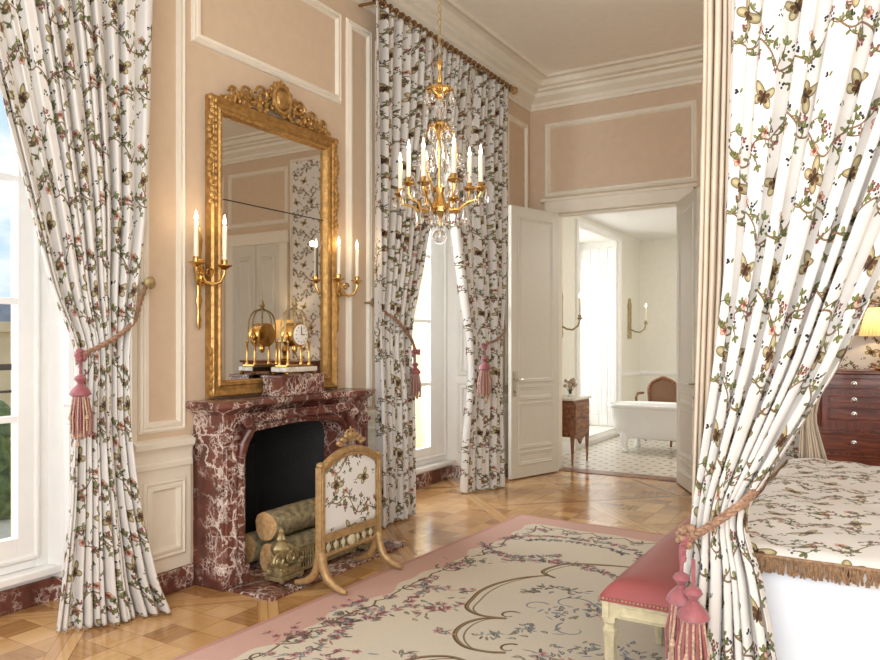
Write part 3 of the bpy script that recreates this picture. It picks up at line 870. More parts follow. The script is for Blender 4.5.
# freestanding bathtub (rim along x)
tb = thing('bathtub', (1.15, 9.62, 0), 'white freestanding clawfoot bathtub beyond the open doorway', 'bathtub')
tx0, tx1, tyc, trr = .26, 2.0, 9.62, .37
def tubring(sc_, z, e=0):
    pts = []
    for k in range(40):
        a = 2 * PI * k / 40
        cx = (tx0 + tx1) / 2; hl = (tx1 - tx0) / 2 - trr
        ca, sa = math.cos(a), math.sin(a)
        px = (hl if ca > 0 else -hl) * (1 if abs(ca) > .01 else 0)
        pts.append((cx + px * (sc_ * .3 + .7) + ca * trr * sc_, tyc + sa * trr * sc_, z))
    return pts
rings = [tubring(.50, .17), tubring(.70, .19), tubring(.82, .26), tubring(.88, .42), tubring(.92, .555), tubring(1.0, .57), tubring(1.03, .585), tubring(1.02, .605), tubring(.96, .61), tubring(.88, .59), tubring(.82, .42), tubring(.72, .27), tubring(.5, .24)]
mb = MB(); vs = [p for r in rings for p in r]; n = 40
fs = [(i * n + k, i * n + (k + 1) % n, (i + 1) * n + (k + 1) % n, (i + 1) * n + k) for i in range(len(rings) - 1) for k in range(n)] + [tuple(range(n)), tuple(range((len(rings) - 1) * n, len(rings) * n))]
mb.add(vs, fs); mb.build('tub_body', 'enamel', tb)
for fx, fy in ((.55, 9.37), (.55, 9.87), (1.72, 9.37), (1.72, 9.87)):
    mb = MB(); s_ = -1 if fy < 9.6 else 1; q = -1 if fx < 1 else 1
    mb.tube([(fx, fy - s_ * .06, .27), (fx + q * .01, fy + s_ * .0, .20), (fx + q * .0, fy + s_ * .03, .11), (fx - q * .01, fy + s_ * .01, .05)], [.075, .055, .035, .03], 10)
    mb.ball((fx - q * .01, fy + s_ * .02, .035), .045, .045, .034); mb.build('claw_foot', 'enamel', tb)
mb = MB(); mb.tube([(1.2, 10.03, .0), (1.2, 10.03, .78), (1.2, 9.97, .84), (1.2, 9.86, .82)], .014, 8); mb.tube([(1.13, 10.03, .68), (1.27, 10.03, .68)], .02, 8); mb.build('tap', 'nickel', tb)

# cane backed armchair behind the tub
ch = thing('armchair', (.70, 10.62, 0), 'carved walnut armchair with rounded woven cane back behind the bathtub', 'chair')
def backcurve(n=24, k=1.0):
    pts = []
    for i in range(n + 1):
        a = PI * i / n
        x = -math.cos(a) * .23 * k * (1 - .18 * (1 - math.sin(a)) ** 2); z = .56 + .32 * math.sin(a) ** .55 * k + .02 * math.exp(-((a - PI / 2) / .25) ** 2)
        pts.append((.70 + x, 10.62 + .02 * math.sin(a), z))
    return pts
bc = backcurve()
mb = MB(); mb.tube([(.70 - .2, 10.6, .44)] + bc + [(.70 + .2, 10.6, .44)], .022, 8); mb.build('back_frame', 'walnut', ch)
mb = MB(); c0 = (.70, 10.6, .56)
pl = backcurve(24, .95); mb.add([p for p in pl] + [(p[0], p[1] + .012, p[2]) for p in pl], [tuple(range(25)), tuple(range(25, 50))[::-1]]); mb.build('cane_back', 'cane', ch, smooth=False)
mb = MB(); mb.ball((.70, 10.36, .44), .29, .27, .05, 20, 8); mb.build('seat', 'cane', ch)
for q in (-1, 1):
    mb = MB(); mb.tube([(.70 + q * .27, 10.6, .68), (.70 + q * .3, 10.42, .68), (.70 + q * .28, 10.28, .64), (.70 + q * .26, 10.3, .42)], .018, 8); mb.build('armrest', 'walnut', ch)
    for yy in (10.14, 10.58):
        mb = MB(); mb.tube([(.70 + q * .23, yy, .43), (.70 + q * .25, yy - .02, .25), (.70 + q * .23, yy, .0)], [.028, .02, .014], 8); mb.build('leg', 'walnut', ch)

# commode
cm = thing('commode', (.25, 8.15, 0), 'small walnut two-drawer commode with marble top on slender legs behind the left door', 'chest of drawers')
cx0, cx1, cy0, cy1 = -.02, .40, 7.96, 8.47
mb = MB(); mb.box(cx0, cx1, cy0, cy1, .33, .74); mb.rect((0, cy0, 0), X, Z, -Y, cx0 + .05, cx1 - .04, .37, .70, [(0, 0), (.004, .006), (.012, .006), (.016, 0)])
mb.prism([(cy0, .33), (cy1, .33), (cy1 - .06, .31), ((cy0 + cy1) / 2 + .06, .29), ((cy0 + cy1) / 2, .23), ((cy0 + cy1) / 2 - .06, .29), (cy0 + .06, .31)], lambda p, q, h: (h, p, q), cx1 - .03, cx1 - .005)
mb.build('body', 'walnut', cm, smooth=False)
for z0 in (.36, .55):
    mb = MB(); mb.box(cx1, cx1 + .014, cy0 + .03, cy1 - .03, z0, z0 + .165); dr = mb.build('drawer', 'walnut', cm, smooth=False, bevel=.003)
    for yy in (cy0 + .1, cy1 - .1):
        mb = MB(); mb.lathe([(.0, 0), (.016, .002), (.008, .014), (.012, .02), (0, .026)], (cx1 + .014, yy, z0 + .085), 10, 'x'); mb.build('knob', 'brass', dr)
mb = MB(); mb.box(cx0 - .015, cx1 + .025, cy0 - .02, cy1 + .02, .74, .765); mb.build('marble_top', 'bmarble', cm, smooth=False, bevel=.006)
for lx in (cx0 + .03, cx1 - .02):
    for ly in (cy0 + .02, cy1 - .02):
        mb = MB(); mb.tube([(lx, ly, .36), (lx, ly, .30), (lx, ly, 0)], [.026, .024, .011], 4); mb.build('leg', 'walnut', cm, smooth=False)
vs_ = thing('flower_vase', (.30, 8.12, .765), 'small glass vase of dried flowers on the commode', 'vase')
mb = MB(); mb.lathe([(.025, 0), (.03, .01), (.018, .03), (.022, .07), (.03, .10)], (.30, 8.12, .766), 14); mb.build('glass_vase', 'crystal', vs_)
rnd = random.Random(5); mb = MB(); m2 = MB()
for k in range(16):
    a = rnd.uniform(0, 6.28); r = rnd.uniform(0, .075); p = (.30 + r * math.cos(a), 8.12 + r * math.sin(a), .93 + rnd.uniform(-.04, .045))
    mb.ball(p, .022, n=8, m=6); m2.tube([(.30, 8.12, .80), p], .002, 4)
mb.build('blossoms', 'flowers', vs_); m2.build('stems', 'leafy', vs_)


def bath_sconce(y, label):
    r = thing('bathroom_sconce', (BX0, y, 1.5), label, 'wall sconce', 'single-arm brass sconces in the bathroom')
    mb = MB(); pr_ = []
    for z, wv in ((1.45, .05), (1.50, .07), (1.56, .055), (1.9, .055), (1.96, .07), (2.02, .04), (2.08, .012)): pr_.append((z, wv))
    poly = [(y - wv, z) for z, wv in pr_] + [(y + wv, z) for z, wv in reversed(pr_)]
    mb.prism(poly, lambda p, q, h: (BX0 + h, p, q), 0, .03); mb.build('back_plate', 'bronze', r, smooth=False, bevel=.004)
    mb = MB(); mb.tube([(BX0 + .03, y, 1.60), (BX0 + .10, y, 1.56), (BX0 + .18, y, 1.55), (BX0 + .25, y, 1.60), (BX0 + .27, y, 1.68)], .012, 8)
    mb.lathe([(.012, 1.67), (.04, 1.69), (.02, 1.70), (.02, 1.73)], (BX0 + .27, y, 0), 12); mb.build('arm', 'bronze', r)
    mb = MB(); mb.lathe([(.014, 1.73), (.014, 1.93), (.004, 1.94)], (BX0 + .27, y, 0), 10); mb.build('candle', 'candle', r)
    mb = MB(); mb.lathe([(.004, 1.935), (.013, 1.955), (.010, 1.975), (.002, 2.0)], (BX0 + .27, y, 0), 8); mb.build('bulb', 'flame', r)
    lamp('sconce_glow', (BX0 + .32, y, 1.97), .35)
bath_sconce(8.72, 'brass bathroom sconce on the wall above the commode')
bath_sconce(11.58, 'brass bathroom sconce on the wall above the bathtub end')

# ------------------------------------------------------------------ fireplace
fp = thing('fireplace', (.13, 3.65, 0), 'red veined marble fireplace with curved opening under the gilt mirror', 'fireplace')
FX = .26
mb = MB()
RR = .14
arch = [(FBY0, 0)]
arch.append((FBY0, FBZ - RR - .04))
for k in range(9):
    a = PI - k * PI / 16; arch.append((FBY0 + RR + RR * math.cos(a), FBZ - RR + (RR - .02) * math.sin(a)))
arch.append((3.65, FBZ))
for k in range(8, -1, -1):
    a = k * PI / 16; arch.append((FBY1 - RR + RR * math.cos(a), FBZ - RR + (RR - .02) * math.sin(a)))
arch += [(FBY1, FBZ - RR - .04), (FBY1, 0)]
outer = [(2.955, 0), (2.955, 1.02)]
# front slab with opening: build strip between opening and the outer rect
def front(x0, x1, oy0, oy1, oz):
    m = MB(); A = arch; n = len(A)
    out = []
    for (y, z) in A:
        if z < FBZ - RR - .01 and y < 3.65: out.append((oy0, z))
        elif z < FBZ - RR - .01: out.append((oy1, z))
        else:
            t = (y - FBY0) / (FBY1 - FBY0); out.append((oy0 + (oy1 - oy0) * t, oz))
    i0 = next(i for i, (y, z) in enumerate(A) if out[i][1] == oz)
    A2 = list(A); out2 = list(out)
    # corner duplicates
    A2.insert(i0, A[i0 - 1]); out2.insert(i0, (oy0, oz))
    j = len(A2) - 1
    while out2[j][1] != oz: j -= 1
    A2.insert(j + 1, A2[j + 1]); out2.insert(j + 1, (oy1, oz))
    n = len(A2)
    vs = [(x1, y, z) for y, z in A2] + [(x1, y, z) for y, z in out2] + [(x0, y, z) for y, z in A2] + [(x0, y, z) for y, z in out2]
    fs = []
    for i in range(n - 1):
        if A2[i] != A2[i + 1]:
            fs.append((i, i + 1, n + i + 1, n + i)); fs.append((2 * n + i, 3 * n + i, 3 * n + i + 1, 2 * n + i + 1)); fs.append((i, 2 * n + i, 2 * n + i + 1, i + 1))
        else:
            fs.append((i, n + i + 1, n + i)); fs.append((2 * n + i, 3 * n + i, 3 * n + i + 1))
        fs.append((n + i, n + i + 1, 3 * n + i + 1, 3 * n + i))
    fs.append((0, n, 3 * n, 2 * n)); fs.append((n - 1, 3 * n - 1, 4 * n - 1, 2 * n - 1))
    m.add(vs, fs); return m
f1 = front(0.001, .20, 2.975, 4.325, 1.0)
f1.build('surround', 'marble', fp, smooth=False)
# jamb pilasters and console blocks
for sg in (0, 1):
    y0, y1 = (2.965, 3.09) if sg == 0 else (4.21, 4.335)
    mb = MB(); mb.box(.001, FX, y0, y1, 0, .13); mb.box(.003, FX - .015, y0 + .004, y1 - .004, .12, 1.0)
    mb.rect((FX - .015, 0, 0), Y, Z, X, y0 + .02, y1 - .02, .18, .80, [(0, 0), (.004, .012), (.014, .014), (.02, 0)])
    mb.box(.002, FX + .005, y0 - .003, y1 + .003, .84, .87)
    # scroll console toward the opening
    s = 1 if sg == 0 else -1
    ye = y1 if sg == 0 else y0
    mb.tube([(FX - .045, ye + s * .035, .02), (FX - .045, ye + s * .035, .72), (FX - .03, ye + s * .05, .82), (FX - .005, ye + s * .09, .90), (FX + .01, ye + s * .05, .93)], [.034, .034, .036, .03, .03], 12)
    mb.box(FX - .09, FX - .0, min(ye, ye + s * .075), max(ye, ye + s * .075), 0, .11)
    mb.build('pilaster', 'marble', fp, ang=30, bevel=.004)
mb = MB(); mb.box(.004, FX - .02, 3.08, 4.22, .925, .985)
mb.rect((FX - .02, 0, 0), Y, Z, X, 3.18, 4.12, .93, .985, [(0, 0), (.004, .01), (.012, .01), (.016, 0)]); mb.build('frieze', 'marble', fp, smooth=False)
# carved leaf row along the opening edge
mb = MB()
for i in range(len(arch) - 1):
    (ya, za), (yb_, zb) = arch[i], arch[i + 1]
    L = math.hypot(yb_ - ya, zb - za)
    if i < 1 or i > len(arch) - 3: continue
    k = max(1, int(L / .026))
    for j in range(k):
        t_ = (j + .5) / k; mb.ball((.205, ya + (yb_ - ya) * t_, za + (zb - za) * t_ + .022 if za > FBZ - .1 else za + (zb - za) * t_), .012, .010, .014, 8, 5)
mb.build('carved_edge', 'marble', fp)
mb = MB()
Lp = [(-.02, .985), (.0, .985), (.02, 1.0), (.035, 1.015), (.05, 1.02), (.06, 1.03), (.06, 1.05), (.055, 1.062)]
def shelf_path(e, z):
    return [(.001, 2.965 - e, z), (.20 + e, 2.965 - e, z), (FX - .01 + e, 3.01 - e * .3, z), (FX - .01 + e, 3.12, z), (.20 + e, 3.22, z), (.20 + e, 3.65, z), (.20 + e, 4.08, z), (FX - .01 + e, 4.18, z), (FX - .01 + e, 4.29 + e * .3, z), (.20 + e, 4.335 + e, z), (.001, 4.335 + e, z)]
mb.sweep(Lp, shelf_path)
top = shelf_path(.055, 1.062); mb.add(top, [tuple(range(len(top)))]); bot = shelf_path(-.02, .985); mb.add(bot, [tuple(range(len(bot)))[::-1]])
mb.build('mantel_shelf', 'marble', fp, ang=30)
mb = MB(); mb.box(.27, .60, 2.99, 4.31, 0, .016); mb.box(-.35, .27, 3.165, 4.135, 0, .016); mb.box(.20, .27, 2.99, 4.31, 0, .015); tag(mb.build('hearth_slab', 'marble', smooth=False, bevel=.003), 'flat red marble hearth slab in front of the fireplace', 'hearth')
# firebox interior
mb = MB()
mb.box(-.46, -.44, FBY0 - .02, FBY1 + .02, 0, FBZ + .02)
mb.prism([(.0, FBY0 - .02), (.0, FBY0), (-.44, FBY0 + .16), (-.44, FBY0 - .02)], ext, 0, FBZ + .02)
mb.prism([(.0, FBY1 + .02), (.0, FBY1), (-.44, FBY1 - .16), (-.44, FBY1 + .02)], ext, 0, FBZ + .02)
mb.box(-.44, .0, FBY0 - .02, FBY1 + .02, FBZ - .005, FBZ + .02)
mb.rect((-.44, 0, 0), Y, Z, X, 3.38, 3.92, .02, .70, [(0, 0), (.004, .02), (.03, .02), (.034, .008)]); mb.box(-.44, -.43, 3.4, 3.9, .03, .69)
mb.build('firebox', 'black', fp, smooth=False)

# logs
def log(y0, y1, x, z, r, label, seed):
    rn = random.Random(seed); t_ = thing('firewood_log', (x, (y0 + y1) / 2, z - r), label, 'log', 'logs in the fireplace')
    mb = MB(); ns = 26; vs = []; nr = 10
    for j in range(nr + 1):
        y = y0 + (y1 - y0) * j / nr
        for k in range(ns):
            a = 2 * PI * k / ns; rr = r * (1 + .05 * math.sin(3 * a + seed) + rn.uniform(-.03, .03)); vs.append((x + rr * math.cos(a) + .01 * math.sin(j * .8 + seed), y, z + rr * math.sin(a)))
    mb.add(vs, [(j * ns + k, j * ns + (k + 1) % ns, (j + 1) * ns + (k + 1) % ns, (j + 1) * ns + k) for j in range(nr) for k in range(ns)]); mb.build('bark', 'bark', t_)
    for e, q in ((0, y0), (nr, y1)):
        mb = MB()
        ring = [Vector(v) for v in vs[e * ns:(e + 1) * ns]]; c = sum(ring, Vector()) / ns
        s_ = -1 if e == 0 else 1
        pts = [c + (p - c) * .93 + Vector((0, s_ * .002, 0)) for p in ring]; mb.add(pts + [c + (p - c) * .99 for p in ring], [tuple(range(ns))] + [(k, (k + 1) % ns, ns + (k + 1) % ns, ns + k) for k in range(ns)])
        mb.build('cut_end', 'logend', t_)
log(3.345, 4.06, .20, .282, .088, 'upper birch log with pale cut end inside the fireplace', 1)
log(3.335, 4.05, .245, .094, .090, 'lower birch log with pale cut end inside the fireplace', 2)
log(3.36, 4.02, .03, .12, .09, 'birch log at the back of the fireplace behind the other two', 5)

# fender / chenets
def chenet(y, label):
    r = thing('andiron', (.42, y, .016), label, 'andiron', 'ornate gilt bronze andirons')
    mb = MB()
    mb.box(.36, .49, y - .09, y + .10, .03, .055); mb.box(.37, .48, y - .08, y + .09, .055, .10)
    for a in (-.07, .08): mb.lathe([(.0, .016), (.014, .02), (.018, .03), (.012, .045)], (.475, y + a, 0), 8); mb.lathe([(.0, .016), (.014, .02), (.018, .03), (.012, .045)], (.375, y + a, 0), 8)
    mb.build('base', 'bronze', r, bevel=.004)
    mb = MB(); mb.lathe([(.045, .10), (.05, .115), (.025, .13), (.02, .15), (.05, .18), (.058, .21), (.045, .235), (.02, .25), (.028, .262), (.022, .275), (.014, .29), (.018, .305), (.004, .325)], (.43, y - .03, 0), 16, flute=.07, fn_=8)
    mb.build('urn', 'bronze', r)
    rn = random.Random(int(y * 10)); mb = MB()
    for s_ in (-1, 1):
        pts = []
        for k in range(22):
            a = k * .42; rr = .045 - k * .0016; pts.append((.465, y - .03 + s_ * (.05 + rr * math.cos(a)), .15 + rr * math.sin(a)))
        mb.tube(pts, .009, 6)
    for k in range(26):
        mb.ball((rn.uniform(.38, .48), y + rn.uniform(-.10, .11), rn.uniform(.08, .19)), rn.uniform(.01, .02), n=7, m=5)
    mb.build('scrolls', 'bronze', r)
chenet(3.27, 'gilt bronze urn andiron at the left of the logs')
chenet(4.07, 'gilt bronze urn andiron at the right, behind the fire screen')
fe = thing('fender', (.47, 3.64, .016), 'low pierced gilt bronze fender bar between the andirons', 'fender')
mb = MB(); mb.box(.415, .435, 3.34, 3.95, .03, .045); mb.box(.412, .438, 3.34, 3.95, .15, .165)
for k in range(28):
    y = 3.35 + k * .0222; mb.tube([(.425, y, .04), (.425, y, .155)], .0045, 6)
    mb.ball((.425, y, .10), .008, n=6, m=4)
mb.build('pierced_rail', 'bronze', fe)
for q in (3.36, 3.92):
    mb = MB(); mb.lathe([(.0, .016), (.016, .02), (.02, .03), (.01, .04)], (.425, q, 0), 8); mb.build('foot', 'bronze', fe)

# ------------------------------------------------------------------ fire screen
fs_ = thing('fire_screen', (.73, 3.52, .012), 'gilt carved fire screen with floral fabric panel standing before the hearth', 'fire screen')
sy0, sy1, sx = 3.235, 3.775, .73
for yy in (sy0, sy1):
    mb = MB(); mb.box(sx - .02, sx + .02, yy - .02, yy + .02, .17, .70); mb.rect((sx + .02, 0, 0), Y, Z, X, yy - .014, yy + .014, .2, .68, [(0, 0), (.003, -.0), (.004, .005), (.01, .005), (.012, 0)])
    mb.lathe([(.02, .70), (.024, .705), (.022, .72), (.008, .728), (.0, .73)], (sx, yy, 0), 12)
    mb.build('post', 'gildedpaint', fs_, ang=30, bevel=.003)
    for s_ in (-1, 1):
        mb = MB(); mb.tube([(sx + s_ * .005, yy, .23), (sx + s_ * .02, yy, .14), (sx + s_ * .05, yy, .085), (sx + s_ * .11, yy, .048), (sx + s_ * .165, yy, .033), (sx + s_ * .185, yy, .034)], [.028, .026, .024, .02, .016, .012], 10)
        mb.build('foot', 'gildedpaint', fs_)
def screen_top(y):
    t_ = (y - (sy0 + sy1) / 2) / ((sy1 - sy0) / 2); t_ = max(-1, min(1, t_))
    return .70 + .10 * math.cos(t_ * PI / 2) ** .7 if abs(t_) < 1 else .70
mb = MB(); pts = [(sx, sy0 + .02 + (sy1 - sy0 - .04) * k / 20) for k in range(21)]
mb.tube([(sx, y, screen_top(y) - .03) for _, y in pts], .024, 10)
mb.tube([(sx + .012, y, screen_top(y) - .055) for _, y in pts], .008, 6)
mb.box(sx - .014, sx + .014, sy0 + .02, sy1 - .02, .275, .32); mb.build('frame', 'gildedpaint', fs_)
mb = MB(); mb.tube([(sx, sy0, .20), (sx, sy1, .20)], .012, 8); mb.build('stretcher', 'gildedpaint', fs_)
mb = MB(); yc = (sy0 + sy1) / 2
rn = random.Random(9)
mb.ball((sx, yc, .845), .022, .036, .03)
for s_ in (-1, 1):
    for k in range(6): mb.ball((sx + .005, yc + s_ * (.03 + k * .017), .845 - k * .009 + (.016 if k % 2 else 0)), .016, .02, .014, 8, 6)
    pts2 = [(sx, yc + s_ * (.02 + .02 * math.cos(a)), .865 + .02 * math.sin(a)) for a in [x * .5 for x in range(10)]]; mb.tube(pts2, .006, 6)
    for k in range(3): mb.ball((sx + .01, yc + s_ * (.235 - k * .02), .71 + k * .012), .014, .014, .012, 8, 5)
mb.tube([(sx, yc, .86), (sx, yc, .905)], [.012, .004], 8)
mb.build('crest', 'gildedpaint', fs_)
mb = MB()
yA, yB_ = sy0 + .02, sy1 - .02
mb.grid(24, 10, lambda u, v: (sx + .002, yA + (yB_ - yA) * u, .315 + (screen_top(yA + (yB_ - yA) * u) - .045 - .315) * v), lambda u, v: (u * .5, v * .42))
mb.build('fabric_panel', 'floral_flat', fs_, solid=.008)
mb = MB()
for k in range(7):
    y = sy0 + .07 + k * (sy1 - sy0 - .14) / 6
    mb.tube([(sx, y, .20), (sx, y, .28)], .005, 6); mb.ball((sx, y, .24), .010, .020, .022, 8, 6)
mb.ball((sx + .01, yc, .24), .02, .035, .035, 10, 6)
mb.build('pierced_apron', 'oldcream', fs_)

# ------------------------------------------------------------------ mirror
mr = thing('mirror', (.03, 3.67, 1.07), 'tall gilt framed mirror with carved crest above the mantel', 'mirror')
MY0, MY1, MZ0, MZ1 = 3.060, 4.215, 1.072, 2.855
mb = MB()
mb.rect((.002, 0, 0), Y, Z, X, MY0, MY1, MZ0, MZ1, [(0, 0), (0, .05), (.012, .062), (.03, .05), (.04, .042), (.062, .042), (.072, .05), (.084, .045), (.095, .02), (.10, .008)])
mb.build('frame', 'gold', mr, ang=20)
mb = MB(); mb.box(.004, .012, MY0 + .09, MY1 - .09, MZ0 + .085, MZ1 - .085); mb.build('glass', 'mirror', mr, smooth=False)
mb = MB(); mb.box(.0125, .0135, MY0 + .1, MY1 - .1, 2.256, 2.263); mb.build('glass_joint', 'dark', mr, smooth=False)
mb = MB()
def beads(y0, z0, y1, z1, r, step, x):
    L = math.hypot(y1 - y0, z1 - z0); k = int(L / step)
    for j in range(k + 1): mb.ball((x, y0 + (y1 - y0) * j / k, z0 + (z1 - z0) * j / k), r, r, r, 6, 4)
beads(MY0 + .088, MZ0 + .1, MY0 + .088, MZ1 - .1, .006, .016, .045); beads(MY1 - .088, MZ0 + .1, MY1 - .088, MZ1 - .1, .006, .016, .045)
beads(MY0 + .1, MZ1 - .088, MY1 - .1, MZ1 - .088, .006, .016, .045); beads(MY0 + .1, MZ0 + .088, MY1 - .1, MZ0 + .088, .006, .016, .045)
mb.build('bead_moulding', 'gold', mr)
rn = random.Random(3)
for yy, s_ in ((MY0 + .005, 1), (MY1 - .005, -1)):
    mb = MB()
    for k in range(17):
        z = MZ1 - .02 - k * .038
        mb.ball((.05, yy + s_ * .012 * math.sin(k), z), .018, .022, .024, 8, 6); mb.ball((.06, yy + s_ * .022, z - .015), .012, .012, .018, 6, 5)
    for k in range(6): mb.ball((.05, yy, MZ0 + .30 + k * .03 if False else MZ0 + .02 + k * .05), .014, .02, .03, 6, 5)
    mb.build('side_garland', 'gold', mr)
mb = MB(); yc = (MY0 + MY1) / 2
for k in range(200):
    t_ = rn.uniform(-1, 1); hgt = .045 + .16 * math.exp(-(t_ / .35) ** 2) + .05 * (abs(t_) < .78)
    z = MZ1 + rn.uniform(-.01, 1) * hgt * .82 * (1 - abs(t_) ** 6); y = yc + t_ * .50
    mb.ball((.05 + rn.uniform(-.015, .02), y, z), rn.uniform(.010, .018), rn.uniform(.010, .022), rn.uniform(.010, .022), 7, 5)
for s_ in (-1, 1):
    for q, (cy_, cz_, R) in enumerate(((.17, .10, .06), (.30, .07, .05), (.41, .05, .04))):
        pts = [(.06, yc + s_ * (cy_ + (R - k * R / 26) * math.cos(k * .4)), MZ1 + cz_ + (R - k * R / 26) * math.sin(k * .4)) for k in range(20)]; mb.tube(pts, .010, 6)
mb.lathe([(.0, .0), (.048, .02), (.054, .035), (.044, .05), (.035, .052), (.0, .06)], (.035, yc, MZ1 + .115), 20, 'x', sx=1.0, sy=1.25)
pts = [(.07, yc + .075 * math.cos(a), MZ1 + .115 + .085 * math.sin(a)) for a in [k * PI / 12 for k in range(25)]]; mb.tube(pts, .013, 8)
for k in range(5): mb.ball((.06, yc - .06 + k * .03, MZ1 + .20 + .012 * (2 - abs(k - 2))), .014, .014, .022, 7, 5)
mb.build('carved_crest', 'gold', mr)

# ------------------------------------------------------------------ clock on its plinth
mb = MB(); mb.box(.07, .235, 3.46, 3.86, 1.063, 1.185)
mb.box(.062, .243, 3.45, 3.87, 1.175, 1.192); mb.box(.062, .243, 3.45, 3.87, 1.063, 1.075)
tag(mb.build('clock_plinth', 'marble', smooth=False, bevel=.004), 'red marble block on the mantel under the gilt clock', 'plinth')
ck = thing('mantel_clock', (.155, 3.66, 1.192), 'gilt and white mantel clock with domed openwork top on marble block', 'clock')
cx, cy, cz = .155, 3.66, 1.192
mb = MB()
for q in ((-.05, -.13), (-.05, .13), (.05, -.13), (.05, .13)): mb.lathe([(.012, 0), (.016, .008), (.010, .018)], (cx + q[0], cy + q[1], cz), 8)
mb.build('foot', 'brass', ck)
mb = MB(); mb.prism([(cx - .065, cy - .15), (cx - .075, cy), (cx - .065, cy + .15), (cx + .065, cy + .15), (cx + .075, cy), (cx + .065, cy - .15)], ext, cz + .018, cz + .05)
mb.build('marble_base', 'bmarble', ck, smooth=False, bevel=.006)
mb = MB(); mb.box(cx - .05, cx + .05, cy - .125, cy + .125, cz + .05, cz + .062); mb.build('gilt_step', 'brass', ck, smooth=False, bevel=.003)
for q in ((-.035, -.10), (-.035, .10), (.035, -.10), (.035, .10)):
    mb = MB(); mb.lathe([(.012, .062), (.012, .072), (.008, .078), (.0075, .20), (.011, .205), (.011, .215)], (cx + q[0], cy + q[1], cz), 10); mb.build('column', 'brass', ck)
mb = MB(); mb.lathe([(.07, -.05), (.078, -.045), (.078, .045), (.07, .05)], (cx, cy, cz + .255), 28, 'x'); mb.ball((cx, cy, cz + .165), .02, .02, .03)
for s_ in (-1, 1): mb.ball((cx, cy + s_ * .085, cz + .24), .02, .016, .03); mb.tube([(cx, cy + s_ * .1, cz + .21), (cx, cy + s_ * .09, cz + .26), (cx, cy + s_ * .07, cz + .29)], .008, 6)
mb.build('drum', 'brass', ck)
mb = MB(); mb.lathe([(.066, .05), (.066, .056), (.06, .058)], (cx, cy, cz + .255), 28, 'x'); dl = mb.build('dial', 'clockface', ck)
mb = MB(); mb.box(cx + .059, cx + .061, cy - .003, cy + .003, cz + .255, cz + .30); mb.box(cx + .059, cx + .061, cy, cy + .03, cz + .252, cz + .258)
for k in range(12):
    a = k * PI / 6; mb.ball((cx + .0588, cy + .05 * math.sin(a), cz + .255 + .05 * math.cos(a)), .001, .004, .005, 6, 4)
mb.build('hands', 'dark', dl)
mb = MB()
for k in range(8):
    a = k * PI / 4 + PI / 8
    pts = []
    for j in range(9):
        t_ = j / 8; rr = .115 * math.cos(t_ * PI / 2 * .92) ** .8; pts.append((cx + rr * .42 * math.cos(a), cy + rr * math.sin(a), cz + .305 + .115 * math.sin(t_ * PI / 2)))
    mb.tube([(cx + .115 * .42 * math.cos(a), cy + .115 * math.sin(a), cz + .21)] + pts, .005, 6)
mb.lathe([(.02, .42), (.026, .425), (.012, .435), (.02, .45), (.012, .468), (.003, .49)], (cx, cy, cz), 10)
mb.build('dome', 'bronze', ck)

# ------------------------------------------------------------------ sconces
def sconce(y, label):
    r = thing('wall_sconce', (.0, y, 1.5), label, 'wall sconce', 'gilt two-candle sconces beside the mirror')
    mb = MB()
    mb.lathe([(.004, 1.47), (.012, 1.49), (.016, 1.53), (.008, 1.57), (.012, 1.60), (.02, 1.64), (.012, 1.68), (.018, 1.74), (.03, 1.79), (.036, 1.83), (.024, 1.87), (.014, 1.90), (.02, 1.95), (.024, 1.99), (.012, 2.03), (.015, 2.05), (.003, 2.08)], (.018, y, 0), 14, sx=.6)
    rn = random.Random(4)
    for k in range(16): mb.ball((.03, y + rn.uniform(-.03, .03), rn.uniform(1.72, 1.90)), .012, n=6, m=4)
    mb.build('back_plate', 'brass', r)
    for s_ in (-1, 1):
        cyy = y + s_ * .105; cxx = .115
        mb = MB(); mb.tube([(.03, y, 1.80), (.05, y + s_ * .02, 1.75), (.075, y + s_ * .055, 1.735), (.10, y + s_ * .09, 1.75), (cxx, cyy, 1.80), (cxx, cyy, 1.83)], [.012, .012, .011, .010, .009, .009], 8)
        pts = [(.07, y + s_ * (.035 + (.035 - k * .0016) * math.cos(k * .45)), 1.80 + (.03 - k * .0014) * math.sin(k * .45)) for k in range(18)]; mb.tube(pts, .006, 6)
        mb.lathe([(.008, 1.82), (.03, 1.838), (.046, 1.845), (.044, 1.85), (.016, 1.852), (.018, 1.875), (.016, 1.88)], (cxx, cyy, 0), 16)
        a = mb.build('arm', 'brass', r)
        mb = MB(); mb.lathe([(.0135, 1.875), (.0135, 2.075), (.005, 2.08)], (cxx, cyy, 0), 12); mb.build('candle', 'candle', a)
        mb = MB(); mb.lathe([(.004, 2.08), (.012, 2.097), (.009, 2.115), (.0015, 2.145)], (cxx, cyy, 0), 10); mb.build('bulb', 'flame', a)
        lamp('candle_glow', (cxx + .035, cyy, 2.11), .5)
    return r
sconce(3.00, 'gilt two-candle wall sconce left of the mirror')
sconce(4.265, 'gilt two-candle wall sconce right of the mirror')

